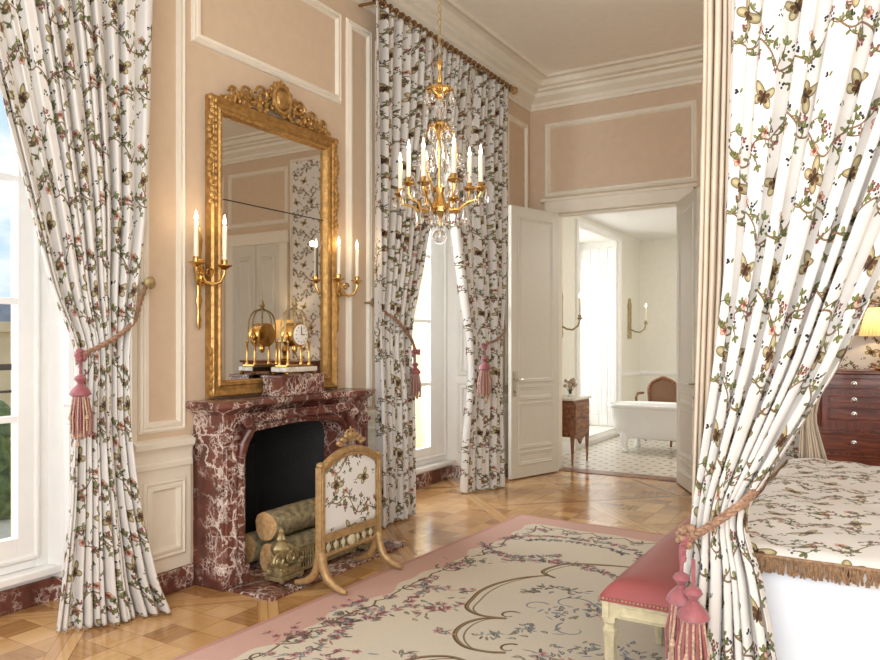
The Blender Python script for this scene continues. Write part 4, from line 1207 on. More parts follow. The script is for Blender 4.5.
# ------------------------------------------------------------------ curtains
def curtain(name, rows, W, folds, mapf, mat, nx=320, nz=150, seed=1, parent=None, uoff=0.0, slant=0.0, solid=.003, tilt=0.0):
    rn = random.Random(seed)
    rows = sorted(rows)
    zz = np.linspace(rows[0][0], rows[-1][0], 400)
    cols = [np.interp(zz, [r[0] for r in rows], [r[i] for r in rows]) for i in range(1, 5)]
    ker = np.hanning(31); ker /= ker.sum()
    cols = [np.convolve(np.pad(c, 15, mode='edge'), ker, 'valid') for c in cols]
    ph = [rn.uniform(0, 6.28) for _ in range(8)]
    n = int(folds) + 2
    offs = [rn.uniform(-.35, .35) for _ in range(n)]; amps = [rn.uniform(.4, 1.25) for _ in range(n)]
    s = np.linspace(0, 1, nx + 1)
    V = np.zeros((nz + 1, nx + 1, 3)); UV = np.zeros((nz + 1, nx + 1, 2))
    zs_ = np.linspace(rows[0][0], rows[-1][0], nz + 1)
    cen = (cols[0] + cols[1]) / 2
    arc = np.concatenate([[0], np.cumsum(np.hypot(np.diff(cen), np.diff(zz)))])
    for j, z in enumerate(zs_):
        L, R, A, B = [np.interp(z, zz, c) for c in cols]
        h = (z - rows[0][0]) / (rows[-1][0] - rows[0][0])
        fphase = s * folds
        k = np.floor(fphase).astype(int); f = fphase - k; f = f * f * (3 - 2 * f)
        am = np.array(amps)[k] * (1 - f) + np.array(amps)[k + 1] * f
        of = np.array(offs)[k] * (1 - f) + np.array(offs)[k + 1] * f
        wob = .25 * math.sin(h * 5 + ph[0]) + .15 * math.sin(h * 11 + ph[1])
        th = 2 * PI * (fphase + of * 1.15 + wob * .35 * np.sin(2 * PI * s * 1.3 + ph[3]))
        wave = np.sin(th) * am + .22 * np.sin(2 * th + ph[2] + h * 2) + .4 * np.sin(2 * PI * s * 1.7 + ph[4] + h) + .25 * np.sin(2 * PI * s * 3.1 + ph[5] - 2.5 * h)
        sp = (R - L) / folds
        side = -.22 * sp * np.sin(2 * th) * min(1, A / max(sp, 1e-3))
        V[j, :, 0] = L + (R - L) * s + side; V[j, :, 1] = B + A * wave + tilt * (1 - h) ** 1.5 * (s - .75); V[j, :, 2] = z + slant * (s - .5)
        UV[j, :, 0] = uoff + s * W; UV[j, :, 1] = np.interp(z, zz, arc)
    pts = V.reshape(-1, 3).tolist()
    mb = MB()
    n0 = nx + 1
    mb.v = [mapf(a, d, z) for a, d, z in pts]
    mb.f = [(j * n0 + i, j * n0 + i + 1, (j + 1) * n0 + i + 1, (j + 1) * n0 + i) for j in range(nz) for i in range(nx)]
    uvl = UV.reshape(-1, 2)
    mb.uv = {i: tuple(q) for i, q in enumerate(uvl)}
    return mb.build(name, mat, parent, solid=solid, ang=180)


wallmap = lambda a, d, z: (d, a, max(z, .008))
G1 = 'floral window curtains with tiebacks'
# rows: z, edge a, edge b, amplitude, depth
c = curtain('window_curtain', [(0, 2.13, 2.60, .045, .19), (.16, 2.15, 2.52, .045, .19), (.6, 2.19, 2.42, .042, .18), (1.0, 2.19, 2.37, .038, .18), (1.36, 2.20, 2.37, .032, .18), (1.64, 2.07, 2.42, .042, .17), (2.03, 1.95, 2.48, .042, .17), (2.6, 1.78, 2.52, .04, .16), (3.3, 1.58, 2.55, .035, .15), (3.93, 1.42, 2.68, .035, .15)],
            2.3, 13, wallmap, 'floral', seed=11, tilt=.22)
tag(c, 'floral curtain tied back at the window on the left edge', 'curtain', G1)
c = curtain('window_curtain', [(0, .30, .75, .05, .2), (1.0, .45, .72, .04, .18), (1.36, .45, .70, .035, .18), (2.0, .40, .95, .05, .17), (3.93, .25, 1.42, .035, .15)], 2.3, 13, wallmap, 'floral', nx=160, nz=60, seed=12)
tag(c, 'floral curtain on the near side of the left window, outside the frame', 'curtain', G1)
c = curtain('window_curtain', [(0, 4.60, 5.09, .045, .12), (.3, 4.59, 5.07, .045, .13), (.94, 4.50, 4.985, .045, .18), (1.36, 4.49, 4.93, .04, .18), (1.6, 4.48, 4.97, .04, .18), (2.0, 4.49, 5.12, .05, .17), (2.7, 4.50, 5.37, .05, .16), (3.3, 4.50, 5.62, .045, .15), (3.93, 4.51, 5.74, .035, .15)],
            2.0, 11, wallmap, 'floral', seed=13)
tag(c, 'floral curtain right of the fireplace, drawn left by its tieback', 'curtain', G1)
c = curtain('window_curtain', [(0, 6.02, 6.50, .045, .20), (.5, 6.02, 6.53, .045, .19), (1.1, 6.06, 6.52, .04, .20), (1.42, 6.02, 6.56, .04, .19), (1.8, 5.90, 6.66, .05, .17), (2.64, 5.66, 6.74, .05, .16), (3.1, 5.58, 6.8, .045, .15), (3.93, 5.74, 6.84, .035, .15)],
            2.0, 11, wallmap, 'floral', seed=14, tilt=.22)
tag(c, 'floral curtain next to the white door, drawn right by its tieback', 'curtain', G1)


def rod(y0, y1, label, n):
    r = thing('curtain_rod', (.16, (y0 + y1) / 2, 3.96), label, 'curtain rod', 'brass curtain rods')
    mb = MB(); mb.tube([(.16, y0, 3.96), (.16, y1, 3.96)], .018, 12); mb.build('pole', 'rodmetal', r)
    for y, s_ in ((y0, -1), (y1, 1)):
        mb = MB(); mb.lathe([(.02, 0), (.03, s_ * .01), (.02, s_ * .02), (.035, s_ * .04), (.04, s_ * .055), (.03, s_ * .075), (.0, s_ * .085)], (.16, y, 3.96), 14, 'y'); mb.build('finial', 'gildedpaint', r)
        mb = MB(); mb.tube([(.0, y - s_ * .06, 3.95), (.16, y - s_ * .06, 3.94)], .012, 8); mb.build('bracket', 'rodmetal', r)
    for k in range(n):
        y = y0 + .06 + (y1 - y0 - .12) * k / (n - 1)
        mb = MB(); mb.tube([(.16 + .03 * math.cos(a), y, 3.955 + .03 * math.sin(a)) for a in [q * PI / 8 for q in range(17)]], .006, 6); mb.build('ring', 'rodmetal', r)
rod(4.49, 6.88, 'antique brass curtain rod with rings above the far window', 28)
rod(.22, 2.70, 'antique brass curtain rod above the left edge window', 20)


def tassel(mb_list, p, s=1.0, parent=None, seed=1):
    """two-tier pink tassel hanging down from p; builds cord knot, moulded heads and fringe"""
    x, y, z = p
    mb = MB(); mb.tube([(x, y, z + .08 * s), (x, y, z)], .006 * s, 8)
    mb.lathe([(.008, 0), (.022, -.008), (.028, -.02), (.016, -.034), (.012, -.042), (.020, -.05), (.036, -.066), (.046, -.082), (.048, -.092), (.036, -.10), (.03, -.105)][::-1] and [(r * s, h * s) for r, h in [(.008, 0), (.022, -.008), (.028, -.02), (.016, -.034), (.012, -.042), (.020, -.05), (.036, -.066), (.046, -.082), (.048, -.092), (.036, -.10), (.03, -.105)]], (x, y, z), 20)
    mb.build('tassel_head', 'pinksilk', parent)
    rn = random.Random(seed); mb = MB(); m2 = MB()
    for k in range(46):
        a = k * 2 * PI / 23; r0 = (.03 if k < 23 else .015) * s; L = rn.uniform(.15, .20) * s; sp = rn.uniform(1.1, 1.7)
        ca, sa = math.cos(a), math.sin(a)
        pts = [(x + r0 * ca, y + r0 * sa, z - .10 * s), (x + r0 * sp * ca * 1.05, y + r0 * sp * sa * 1.05, z - .10 * s - L * .5), (x + r0 * sp * ca, y + r0 * sp * sa, z - .10 * s - L)]
        (mb if k % 2 else m2).tube(pts, .0042 * s, 5)
        if k % 4 == 0: m2.lathe([(.003 * s, 0), (.008 * s, -.008 * s), (.010 * s, -.022 * s), (.004 * s, -.026 * s)], pts[2 if k % 8 else 1], 8)
    mb.build('tassel_fringe', 'pinksilk', parent); m2.build('tassel_fringe', 'fringe', parent)


def rope(pts, r=.012, seg=10, strands=3):
    """twisted rope along a smooth path"""
    P = [Vector(p) for p in pts]; out = []
    for i in range(len(P) - 1):
        p0, p1, p2, p3 = P[max(i - 1, 0)], P[i], P[i + 1], P[min(i + 2, len(P) - 1)]
        for k in range(seg):
            t_ = k / seg
            out.append(.5 * ((2 * p1) + (p2 - p0) * t_ + (2 * p0 - 5 * p1 + 4 * p2 - p3) * t_ ** 2 + (3 * p1 - p0 - 3 * p2 + p3) * t_ ** 3))
    out.append(P[-1]); mb = MB()
    for s_ in range(strands):
        pp = []
        for i, p in enumerate(out):
            d = (out[min(i + 1, len(out) - 1)] - out[max(i - 1, 0)]).normalized(); a1 = d.orthogonal().normalized() if abs(d.z) > .95 else d.cross(Z).normalized(); a2 = d.cross(a1)
            an = i * .8 + s_ * 2 * PI / strands; pp.append(p + (a1 * math.cos(an) + a2 * math.sin(an)) * r * .55)
        mb.tube(pp, r * .62, 6)
    return mb


def tieback(hold, pts, tas, label, s=1.0, seed=1):
    r = thing('curtain_tieback', hold, label, 'tieback', 'rope tiebacks with pink tassels')
    rope([hold] + pts + [tas]).build('rope', 'ropefab', r)
    mb = MB(); mb.tube([(0.0, hold[1], hold[2]), (hold[0] + .02, hold[1], hold[2])], .008, 8); mb.lathe([(.012, 0), (.03, .01), (.034, .02), (.02, .032), (.0, .036)], (hold[0] + .01, hold[1], hold[2]), 16, 'x'); mb.build('holdback', 'bronze', r)
    mb = MB(); rn = random.Random(seed)
    for k in range(9): mb.ball((tas[0] + rn.uniform(-.02, .02), tas[1] + rn.uniform(-.02, .02), tas[2] + rn.uniform(-.02, .02)), .016, n=8, m=6)
    mb.build('knot', 'pinksilk', r)
    tassel(None, (tas[0], tas[1], tas[2] - .09), s, r, seed)
tieback((.05, 2.62, 1.715), [(.13, 2.52, 1.61), (.235, 2.40, 1.50), (.26, 2.28, 1.42), (.26, 2.18, 1.37)], (.26, 2.10, 1.34), 'rope tieback with pink tassel on the left edge curtain', 1.0, 1)
tieback((.05, 4.62, 1.70), [(.15, 4.60, 1.65), (.27, 4.66, 1.56), (.27, 4.82, 1.45), (.24, 4.92, 1.40)], (.26, 4.93, 1.33), 'rope tieback with pink tassel on the curtain right of the fireplace', .9, 2)
tieback((.05, 6.80, 1.70), [(.15, 6.70, 1.60), (.26, 6.5, 1.50), (.28, 6.3, 1.42), (.27, 6.15, 1.39)], (.28, 6.06, 1.36), 'rope tieback with pink tassel on the curtain next to the white door', 1.25, 3)

# ------------------------------------------------------------------ rug
def rug_img():
    W_, H_ = 3.2, 5.1
    p = Paint(1440, 2295, W_, H_, (0.81, 0.765, 0.69), wrap=False)
    a = p.a
    kx = p.W / W_
    xs = (np.arange(p.W) + .5) / kx; ys = (np.arange(p.H) + .5) / kx
    gx, gy = np.meshgrid(xs, ys)
    rn = random.Random(8); nr = np.random.RandomState(3)
    d = np.minimum(np.minimum(gx, W_ - gx), np.minimum(gy, H_ - gy))
    edge = .24 + .035 * np.sin(gy * 9.0) + .02 * np.sin(gy * 23 + 1) + .02 * np.sin(gx * 13.0)
    m = np.clip((edge - d) / .012, 0, 1)[..., None]
    a[:] = a * (1 - m) + np.array((.77, .625, .57), np.float32) * m
    a[d < .03] = (.72, .54, .49)
    # slightly greyer medallion ground
    e = ((gx - W_ / 2) / .98) ** 2 + ((gy - H_ / 2) / 1.75) ** 2
    m = np.clip((1 - e) / .05, 0, 1)[..., None] * .6
    a[:] = a * (1 - m) + np.array((.79, .76, .70), np.float32) * m
    BR = (104, 84, 66); BL = (124, 132, 142); GR = (118, 118, 100); RD = (150, 98, 100); PK = (186, 142, 138); DK = (84, 76, 72)

    def spiral(x, y, R, a0, turns, sg, col, wd):
        pts = []
        for k in range(30):
            t_ = k / 29; rr = R * (1 - .78 * t_); an = a0 + sg * turns * 2 * PI * t_; pts.append((x + rr * math.cos(an), y + rr * math.sin(an)))
        p.line(pts, wd, col, taper=True)

    def bunch(x, y, R, n, stretch=1.0, ang=0.0, pal=(RD, PK, BL, GR, GR, DK)):
        for k in range(n):
            q = rn.gauss(0, .42) * R * stretch; w_ = rn.gauss(0, .40) * R
            px, py = x + q * math.cos(ang) - w_ * math.sin(ang), y + q * math.sin(ang) + w_ * math.cos(ang)
            c_ = rn.choice(pal); aa = rn.uniform(0, 6.28)
            if c_ in (RD, PK) and rn.random() < .5:
                for j in range(5):
                    b_ = aa + j * 1.256; p.ell(px + .013 * math.cos(b_), py + .013 * math.sin(b_), .011, .008, b_, c_, .8)
                p.ell(px, py, .006, .006, 0, (104, 58, 62))
            else:
                p.ell(px, py, rn.uniform(.016, .030), rn.uniform(.004, .008), aa, c_, .85)
                if rn.random() < .4: spiral(px, py, .022, aa, .5, 1, DK, .006)

    def q4(fn):
        for mx in (0, 1):
            for my in (0, 1):
                fn(lambda x, mx=mx: (W_ - x) if mx else x, lambda y, my=my: (H_ - y) if my else y, -1 if mx else 1, -1 if my else 1)
    # world -> rug coordinates of curves that the photo shows
    def rc_(x, y):
        dx, dy = x - .900, y - 5.50
        return dx * RCO + dy * RSI, -dx * RSI + dy * RCO + H_

    def smooth(pts, n=12):
        P = [Vector((q[0], q[1], 0)) for q in pts]; out = []
        for i in range(len(P) - 1):
            p0, p1, p2, p3 = P[max(i - 1, 0)], P[i], P[i + 1], P[min(i + 2, len(P) - 1)]
            for k in range(n):
                t_ = k / n; v = .5 * ((2 * p1) + (p2 - p0) * t_ + (2 * p0 - 5 * p1 + 4 * p2 - p3) * t_ ** 2 + (3 * p1 - p0 - 3 * p2 + p3) * t_ ** 3); out.append((v.x, v.y))
        out.append((P[-1].x, P[-1].y)); return out
    RCO, RSI = math.cos(math.radians(-2.3)), math.sin(math.radians(-2.3))
    A_ = [rc_(*q) for q in ((1.711, 4.14), (1.60, 4.02), (1.523, 3.856), (1.50, 3.70), (1.519, 3.56), (1.56, 3.42), (1.67, 3.36), (1.80, 3.385))]
    B_ = [rc_(*q) for q in ((1.80, 3.385), (1.70, 3.32), (1.66, 3.20), (1.69, 3.07), (1.79, 2.98), (1.905, 2.978), (1.98, 3.01))]
    C_ = [rc_(*q) for q in ((1.76, 4.12), (1.66, 4.18), (1.665, 4.30), (1.73, 4.42), (1.89, 4.50), (2.15, 4.56), (2.45, 4.55))]

    def med(fx, fy, sx_, sy_):
        for P_ in (A_, B_, C_):
            c = smooth([(fx(q[0]), fy(q[1])) for q in P_])
            p.line(c, .024, (98, 80, 62)); p.line([(x, y + .006) for x, y in c], .010, (148, 124, 90))
            p.line([(x + sx_ * .05 * math.sin(PI * i / len(c)), y) for i, (x, y) in enumerate(c)], .009, (124, 108, 88))
            x, y = c[-1]; spiral(x, y + .05 * sy_, .06, 1.5, .7, sx_, BR, .016)
            x, y = c[len(c) // 2]; bunch(x - sx_ * .07, y, .06, 10)
        for (x, y, R, n, st, an, pal) in ((2.03, 3.60, .12, 30, 1.6, .5, (BL, BL, GR, BL)), (2.30, 3.25, .12, 26, 1.5, 1.2, (BL, BL, GR)), (1.90, 3.95, .10, 26, 1.4, .2, (BL, GR, DK)), (2.38, 3.85, .14, 40, 1.2, 0, (RD, GR, BL, DK)), (2.35, 4.2, .10, 26, 1.8, 0, (BL, GR, PK)), (1.95, 3.30, .10, 24, 1.6, .8, (BL, BL, GR)), (2.15, 3.75, .12, 26, 1.5, -.6, (BL, BL, GR, PK)), (2.15, 3.05, .10, 26, 1.5, .2, (BL, GR, PK)), (1.75, 3.85, .06, 16, 1.4, 1.2, (GR, DK, BL)), (1.85, 3.15, .06, 14, 1.4, 1.2, (GR, DK, BL))):
            x, y = rc_(x, y); bunch(fx(x), fy(y), R, n, st, an * sx_ * sy_, pal)
        for (x, y, R, a0) in ((2.0, 3.75, .12, .6), (2.15, 3.42, .10, 2.6), (1.86, 3.62, .08, 1.0), (2.2, 4.0, .10, 3.6)):
            x, y = rc_(x, y); spiral(fx(x), fy(y), R, a0, .7, sx_, BL, .014)
    q4(med)

    def garl(fx, fy, sx_, sy_):
        def G(x, y, R, n, st=1.0, an=0.0, **kw):
            x, y = rc_(x, y); bunch(fx(x), fy(y), R, n, st, an * sx_ * sy_, **kw)
        # dense garland swinging out from the border, plus loose sprays
        for t_ in np.linspace(0, 1, 22):
            an = -1.5 + 2.6 * t_; G(1.02 + .24 * math.cos(an), 3.30 + .42 * math.sin(an), .05, 5)
        G(1.16, 4.08, .13, 46, 1.7, 1.0); G(1.42, 3.32, .12, 44, 1.7, 1.4); G(1.08, 2.72, .13, 40, 1.6, .6)
        G(1.30, 3.62, .07, 16, 1.4, .3, pal=(BL, GR, PK))
        for t_ in np.linspace(0, 1, 24):
            an = .1 + 2.9 * t_; G(1.62 + .50 * math.cos(an), 4.72 + .30 * math.sin(an), .045, 7)
            G(1.62 + .34 * math.cos(an), 4.78 + .14 * math.sin(an), .03, 3, pal=(DK, DK, BL))
        for t_ in np.linspace(0, 1, 14): G(1.05 + .55 * t_, 4.55 - .16 * math.sin(PI * t_), .045, 7, pal=(BL, BL, GR, RD))
        for t_ in np.linspace(0, 1, 18): G(1.35 + .75 * t_, 4.30 + .12 * math.sin(PI * t_), .05, 6)
    q4(garl)
    # scrolling edge along the border, irregular
    for xx, sg in ((.27, 1), (W_ - .27, -1)):
        y = .30
        while y < H_ - .30:
            L = rn.uniform(.16, .30); R = rn.uniform(.035, .075)
            p.line(smooth([(xx + sg * rn.uniform(-.02, .03), y), (xx + sg * rn.uniform(.02, .07), y + L * .35), (xx + sg * rn.uniform(-.01, .05), y + L * .7), (xx + sg * rn.uniform(-.02, .03), y + L)], 6), .011, BR)
            spiral(xx + sg * .03, y + L * .4, R, rn.uniform(0, 6), .8, rn.choice((-1, 1)), BR, .013)
            bunch(xx + sg * .05, y + L * .5, .05, 5, pal=(GR, BL, DK, PK)); y += L
    for yy, sg in ((.27, 1), (H_ - .27, -1)):
        x = .30
        while x < W_ - .30:
            L = rn.uniform(.16, .30)
            p.line(smooth([(x, yy + sg * rn.uniform(-.02, .03)), (x + L * .5, yy + sg * rn.uniform(.02, .08)), (x + L, yy + sg * rn.uniform(-.02, .03))], 6), .011, BR)
            spiral(x + L * .4, yy + sg * .05, rn.uniform(.04, .08), rn.uniform(0, 6), .8, rn.choice((-1, 1)), BR, .012)
            bunch(x + L * .5, yy + sg * .09, .06, 12); x += L
    bunch(W_ / 2, H_ / 2, .30, 160)
    a *= (1 + nr.normal(0, .02, a.shape[:2])[..., None]).astype(np.float32)
    return p.image('garland_rug')


RUG = rug_img()
m, t, b = new_mat('rug_wool'); M['rug'] = m
g = N(t, 'ShaderNodeTexCoord'); im = N(t, 'ShaderNodeTexImage'); im.image = RUG; t.links.new(g.outputs['UV'], im.inputs['Vector']); t.links.new(im.outputs['Color'], b.inputs['Base Color'])
b.inputs['Roughness'].default_value = .95; b.inputs['Specular IOR Level'].default_value = .1
n2 = N(t, 'ShaderNodeTexNoise', Scale=300.0, Detail=2.0); t.links.new(g.outputs['Object'], n2.inputs['Vector']); bp = N(t, 'ShaderNodeBump', Strength=.3, Distance=.004)
t.links.new(n2.outputs['Fac'], bp.inputs['Height']); t.links.new(bp.outputs[0], b.inputs['Normal'])
ra = math.radians(-2.3); rc, rs = math.cos(ra), math.sin(ra)
def rugp(u, v, z):
    x, y = u * 3.2, (v - 1) * 5.1
    return (.900 + x * rc - y * rs, 5.50 + x * rs + y * rc, z)
mb = MB(); mb.grid(40, 60, lambda u, v: rugp(u, v, .011), lambda u, v: (u, v))
o = mb.build('rug', 'rug', smooth=False, solid=.009)
tag(o, 'large beige rug with pink border, brown scrolls and flower garlands', 'rug')

# ------------------------------------------------------------------ bench
bn = thing('bench', (2.75, 3.45, .012), 'long gilt bench with dusty red leather seat at the foot of the bed', 'bench')
bx0, bx1, by0, by1 = 2.515, 2.895, 2.735, 4.185
mb = MB(); nxg, nyg = 20, 40
def cush(u, v):
    x = bx0 + (bx1 - bx0) * u; y = by0 + (by1 - by0) * v
    eu = min(u, 1 - u) * (bx1 - bx0); ev = min(v, 1 - v) * (by1 - by0); e = min(eu, ev)
    h = .445 + .055 * (1 - math.exp(-e / .03)) + .018 * math.sin(PI * u) ** .8 * math.sin(PI * v) ** .4
    return (x, y, h)
mb.grid(nxg * 2, nyg * 2, cush); mb.box(bx0, bx1, by0, by1, .425, .445)
mb.build('seat_cushion', 'red', bn, ang=60)
mb = MB()
for y in (by0, by1):
    k = 26
    for i in range(k + 1): mb.ball((bx0 + (bx1 - bx0) * i / k, y + (-.002 if y == by0 else .002), .437), .0044, n=6, m=4)
for x in (bx0, bx1):
    k = 84
    for i in range(k + 1): mb.ball((x + (-.002 if x == bx0 else .002), by0 + (by1 - by0) * i / k, .437), .0044, n=6, m=4)
mb.build('nail_trim', 'bronze', bn)
mb = MB(); mb.box(bx0 + .008, bx1 - .008, by0 + .008, by0 + .035, .365, .43); mb.box(bx0 + .008, bx1 - .008, by1 - .035, by1 - .008, .365, .43)
mb.box(bx0 + .008, bx0 + .035, by0, by1, .365, .43); mb.box(bx1 - .035, bx1 - .008, by0, by1, .365, .43)
mb.rect((0, by0 + .008, 0), X, Z, -Y, bx0 + .07, bx1 - .07, .372, .42, [(0, 0), (.003, .004), (.008, .004), (.011, 0)])
mb.build('apron', 'oldcream', bn, smooth=False, bevel=.003)
for lx in (bx0 + .032, bx1 - .032):
    for ly in (by0 + .032, (by0 + by1) / 2, by1 - .032):
        mb = MB(); mb.box(lx - .025, lx + .025, ly - .025, ly + .025, .355, .43)
        mb.lathe([(.012, .016), (.018, .022), (.014, .04), (.020, .06), (.024, .29), (.029, .30), (.031, .315), (.022, .325), (.022, .335), (.029, .345), (.027, .356)], (lx, ly, 0), 24, flute=.06, fn_=8)
        mb.build('leg', 'oldcream', bn, ang=30)

# ------------------------------------------------------------------ bed
bd = thing('bed', (4.15, 3.8, 0), 'canopy bed with floral coverlet, fringe and white valance', 'bed')
X0, X1, Y0, Y1 = 2.93, 5.25, 2.70, 4.92
mb = MB(); mb.box(X0 + .05, X1, Y0 + .05, Y1 - .05, .10, .62); mb.build('mattress', 'linen', bd, smooth=False, bevel=.04)
mb = MB()
def cov(u, v):
    x = X0 + (X1 - X0) * u; y = Y0 + (Y1 - Y0) * v
    e = min(u * (X1 - X0), v * (Y1 - Y0), (1 - v) * (Y1 - Y0))
    z = .715 - .022 * math.exp(-e / .02) + .008 * math.sin(x * 9 + y * 3) * math.sin(y * 11 + 1) + .004 * math.sin(x * 31 + math.sin(y * 7) * 2)
    return (x, y, z)
mb.grid(90, 90, cov, lambda u, v: (u * (X1 - X0) + .1, v * (Y1 - Y0)))
mb.grid(90, 2, lambda u, v: (X0 + (X1 - X0) * u, Y0 - .004 * (1 - v), cov(u, 0)[2] - .05 * (1 - v)), lambda u, v: (u * (X1 - X0) + .1, -.05 * (1 - v)))
mb.grid(90, 2, lambda u, v: (X0 - .004 * (1 - v), Y0 + (Y1 - Y0) * u, cov(0, u)[2] - .05 * (1 - v)), lambda u, v: (u * (Y1 - Y0), -.05 * (1 - v)))
mb.build('coverlet', 'floral_flat', bd, ang=70)
rn = random.Random(6)
mb = MB()
for i in range(520):
    x = X0 + (X1 - X0) * (i + rn.random()) / 520; z1 = .69; 
    mb.tube([(x, Y0 - .010, z1), (x + rn.uniform(-.006, .006), Y0 - .016 - rn.random() * .006, z1 - .025), (x + rn.uniform(-.01, .01), Y0 - .014, z1 - rn.uniform(.045, .058))], .0032, 4, False)
for i in range(260):
    y = Y0 + (Y1 - Y0) * (i + rn.random()) / 260; z1 = .69
    mb.tube([(X0 - .010, y, z1), (X0 - .016, y + rn.uniform(-.01, .01), z1 - .025), (X0 - .014, y + rn.uniform(-.01, .01), z1 - .05)], .0035, 4, False)
mb.tube([(X0 - .01, Y1, .69), (X0 - .01, Y0 - .01, .69), (X1, Y0 - .01, .69)], .007, 6)
fr_m = plain('brown_bullion_fringe', rgb(142, 112, 84), .8, var=.4, scale=90)
mb.build('fringe', fr_m, bd)
mb = MB()
def val(u, v):
    x = X0 + .01 + (X1 - X0) * u; return (x, Y0 + .012 - .006 * math.sin(x * 21) * (1 - v) - .01 * (1 - v), .03 + .62 * v)
mb.grid(160, 6, val)
mb.grid(90, 4, lambda u, v: (X0 + .012 - .005 * math.sin(u * 50) * (1 - v), Y0 + .012 + (Y1 - Y0 - .02) * u, .03 + .62 * v))
mb.build('valance', 'linen', bd, ang=80)
for (px, py) in ((2.955, 2.67), (3.04, 5.06), (5.22, 2.72), (5.22, 4.9)):
    mb = MB(); mb.lathe([(.03, .017), (.035, .05), (.022, .1), (.02, 1.5), (.018, 3.0)], (px, py, .0), 14); mb.build('bed_post', 'oldcream', bd)
mb = MB(); mb.box(2.92, 5.3, 2.60, 2.66, 3.0, 3.12); mb.box(2.92, 5.3, 4.93, 4.99, 3.0, 3.12); mb.box(2.90, 2.96, 2.60, 4.99, 3.0, 3.12); mb.box(5.24, 5.3, 2.6, 4.99, 3.0, 3.12)
mb.build('canopy_frame', 'oldcream', bd, smooth=False, bevel=.008)

# bed drapes hung from the canopy rail, plane y ~ 2.6
nearmap = lambda a, d, z: (a, 2.60 - d, max(z, .02))
G2 = 'floral drapes of the canopy bed'
c = curtain('bed_drape', [(0, 2.77, 3.24, .030, .05), (.33, 2.805, 3.16, .030, .045), (.52, 2.84, 3.13, .030, .04), (.68, 2.872, 3.10, .028, .035), (.775, 2.885, 3.06, .024, .03), (.86, 2.895, 3.055, .024, .03), (1.0, 2.915, 3.14, .028, .03), (1.33, 2.955, 3.325, .028, .03), (1.62, 2.985, 3.445, .028, .03), (2.1, 3.0, 3.66, .027, .03), (2.6, 3.005, 3.88, .026, .03), (3.05, 3.005, 4.05, .024, .03)],
            1.5, 8, nearmap, 'floral', nx=420, nz=220, seed=23)
tag(c, 'large floral bed drape in the right foreground, gathered low by a rope tie', 'curtain', G2)
c = curtain('bed_drape_lining', [(0, 2.86, 2.94, .02, -.03), (.6, 2.875, 2.935, .02, -.03), (1.0, 2.885, 2.96, .025, -.03), (1.6, 2.905, 2.99, .03, -.02), (2.4, 2.922, 3.01, .03, -.02), (3.05, 2.925, 3.012, .03, -.02)], .6, 4.5, nearmap, 'lining', nx=120, nz=60, seed=31)
tag(c, 'narrow beige pleated drape lining along the left side of the bed drape', 'curtain', G2)
c = curtain('bed_drape_edge', [(0, 2.78, 2.90, .012, -.10), (.6, 2.87, 2.92, .012, -.10), (1.2, 2.885, 2.925, .010, -.10), (2.05, 2.893, 2.925, .008, -.10), (3.05, 2.93, 2.96, .006, -.10)], .2, 2, nearmap, 'floral', nx=40, nz=60, seed=33)
tag(c, 'thin strip of floral drape showing left of the beige lining', 'curtain', G2)
farmap = lambda a, d, z: (a, 5.03 - d, max(z, .02))
c = curtain('bed_drape', [(0, 2.95, 3.25, .03, .0), (.6, 2.97, 3.15, .03, 0), (.95, 2.99, 3.06, .02, 0), (1.5, 2.99, 3.2, .03, 0), (3.05, 2.97, 3.6, .03, 0)], 1.6, 8, farmap, 'lining', nx=120, nz=60, seed=35)
tag(c, 'far foot drape of the bed, gathered, only its beige pleats showing beyond the bed', 'curtain', G2)

# rope tie and tassels of the bed drape
rt = thing('drape_tieback', (2.90, 2.52, .77), 'rope tie with two large pink tassels on the bed drape', 'tieback')
rope([(3.10, 2.62, .95), (3.07, 2.50, .905), (3.0, 2.47, .845), (2.93, 2.475, .79), (2.885, 2.49, .765), (2.865, 2.56, .78)], .013).build('rope', 'ropefab', rt)
rope([(2.90, 2.475, .775), (2.885, 2.465, .74), (2.888, 2.455, .70)], .011).build('rope', 'pinksilk', rt)
mb = MB(); rn = random.Random(3)
for k in range(12): mb.ball((2.895 + rn.uniform(-.025, .025), 2.475 + rn.uniform(-.015, .01), .775 + rn.uniform(-.03, .03)), .016, n=8, m=6)
mb.build('knot', 'ropefab', rt)
tassel(None, (2.885, 2.45, .665), 1.0, rt, 4); tassel(None, (2.928, 2.42, .635), 1.05, rt, 7)

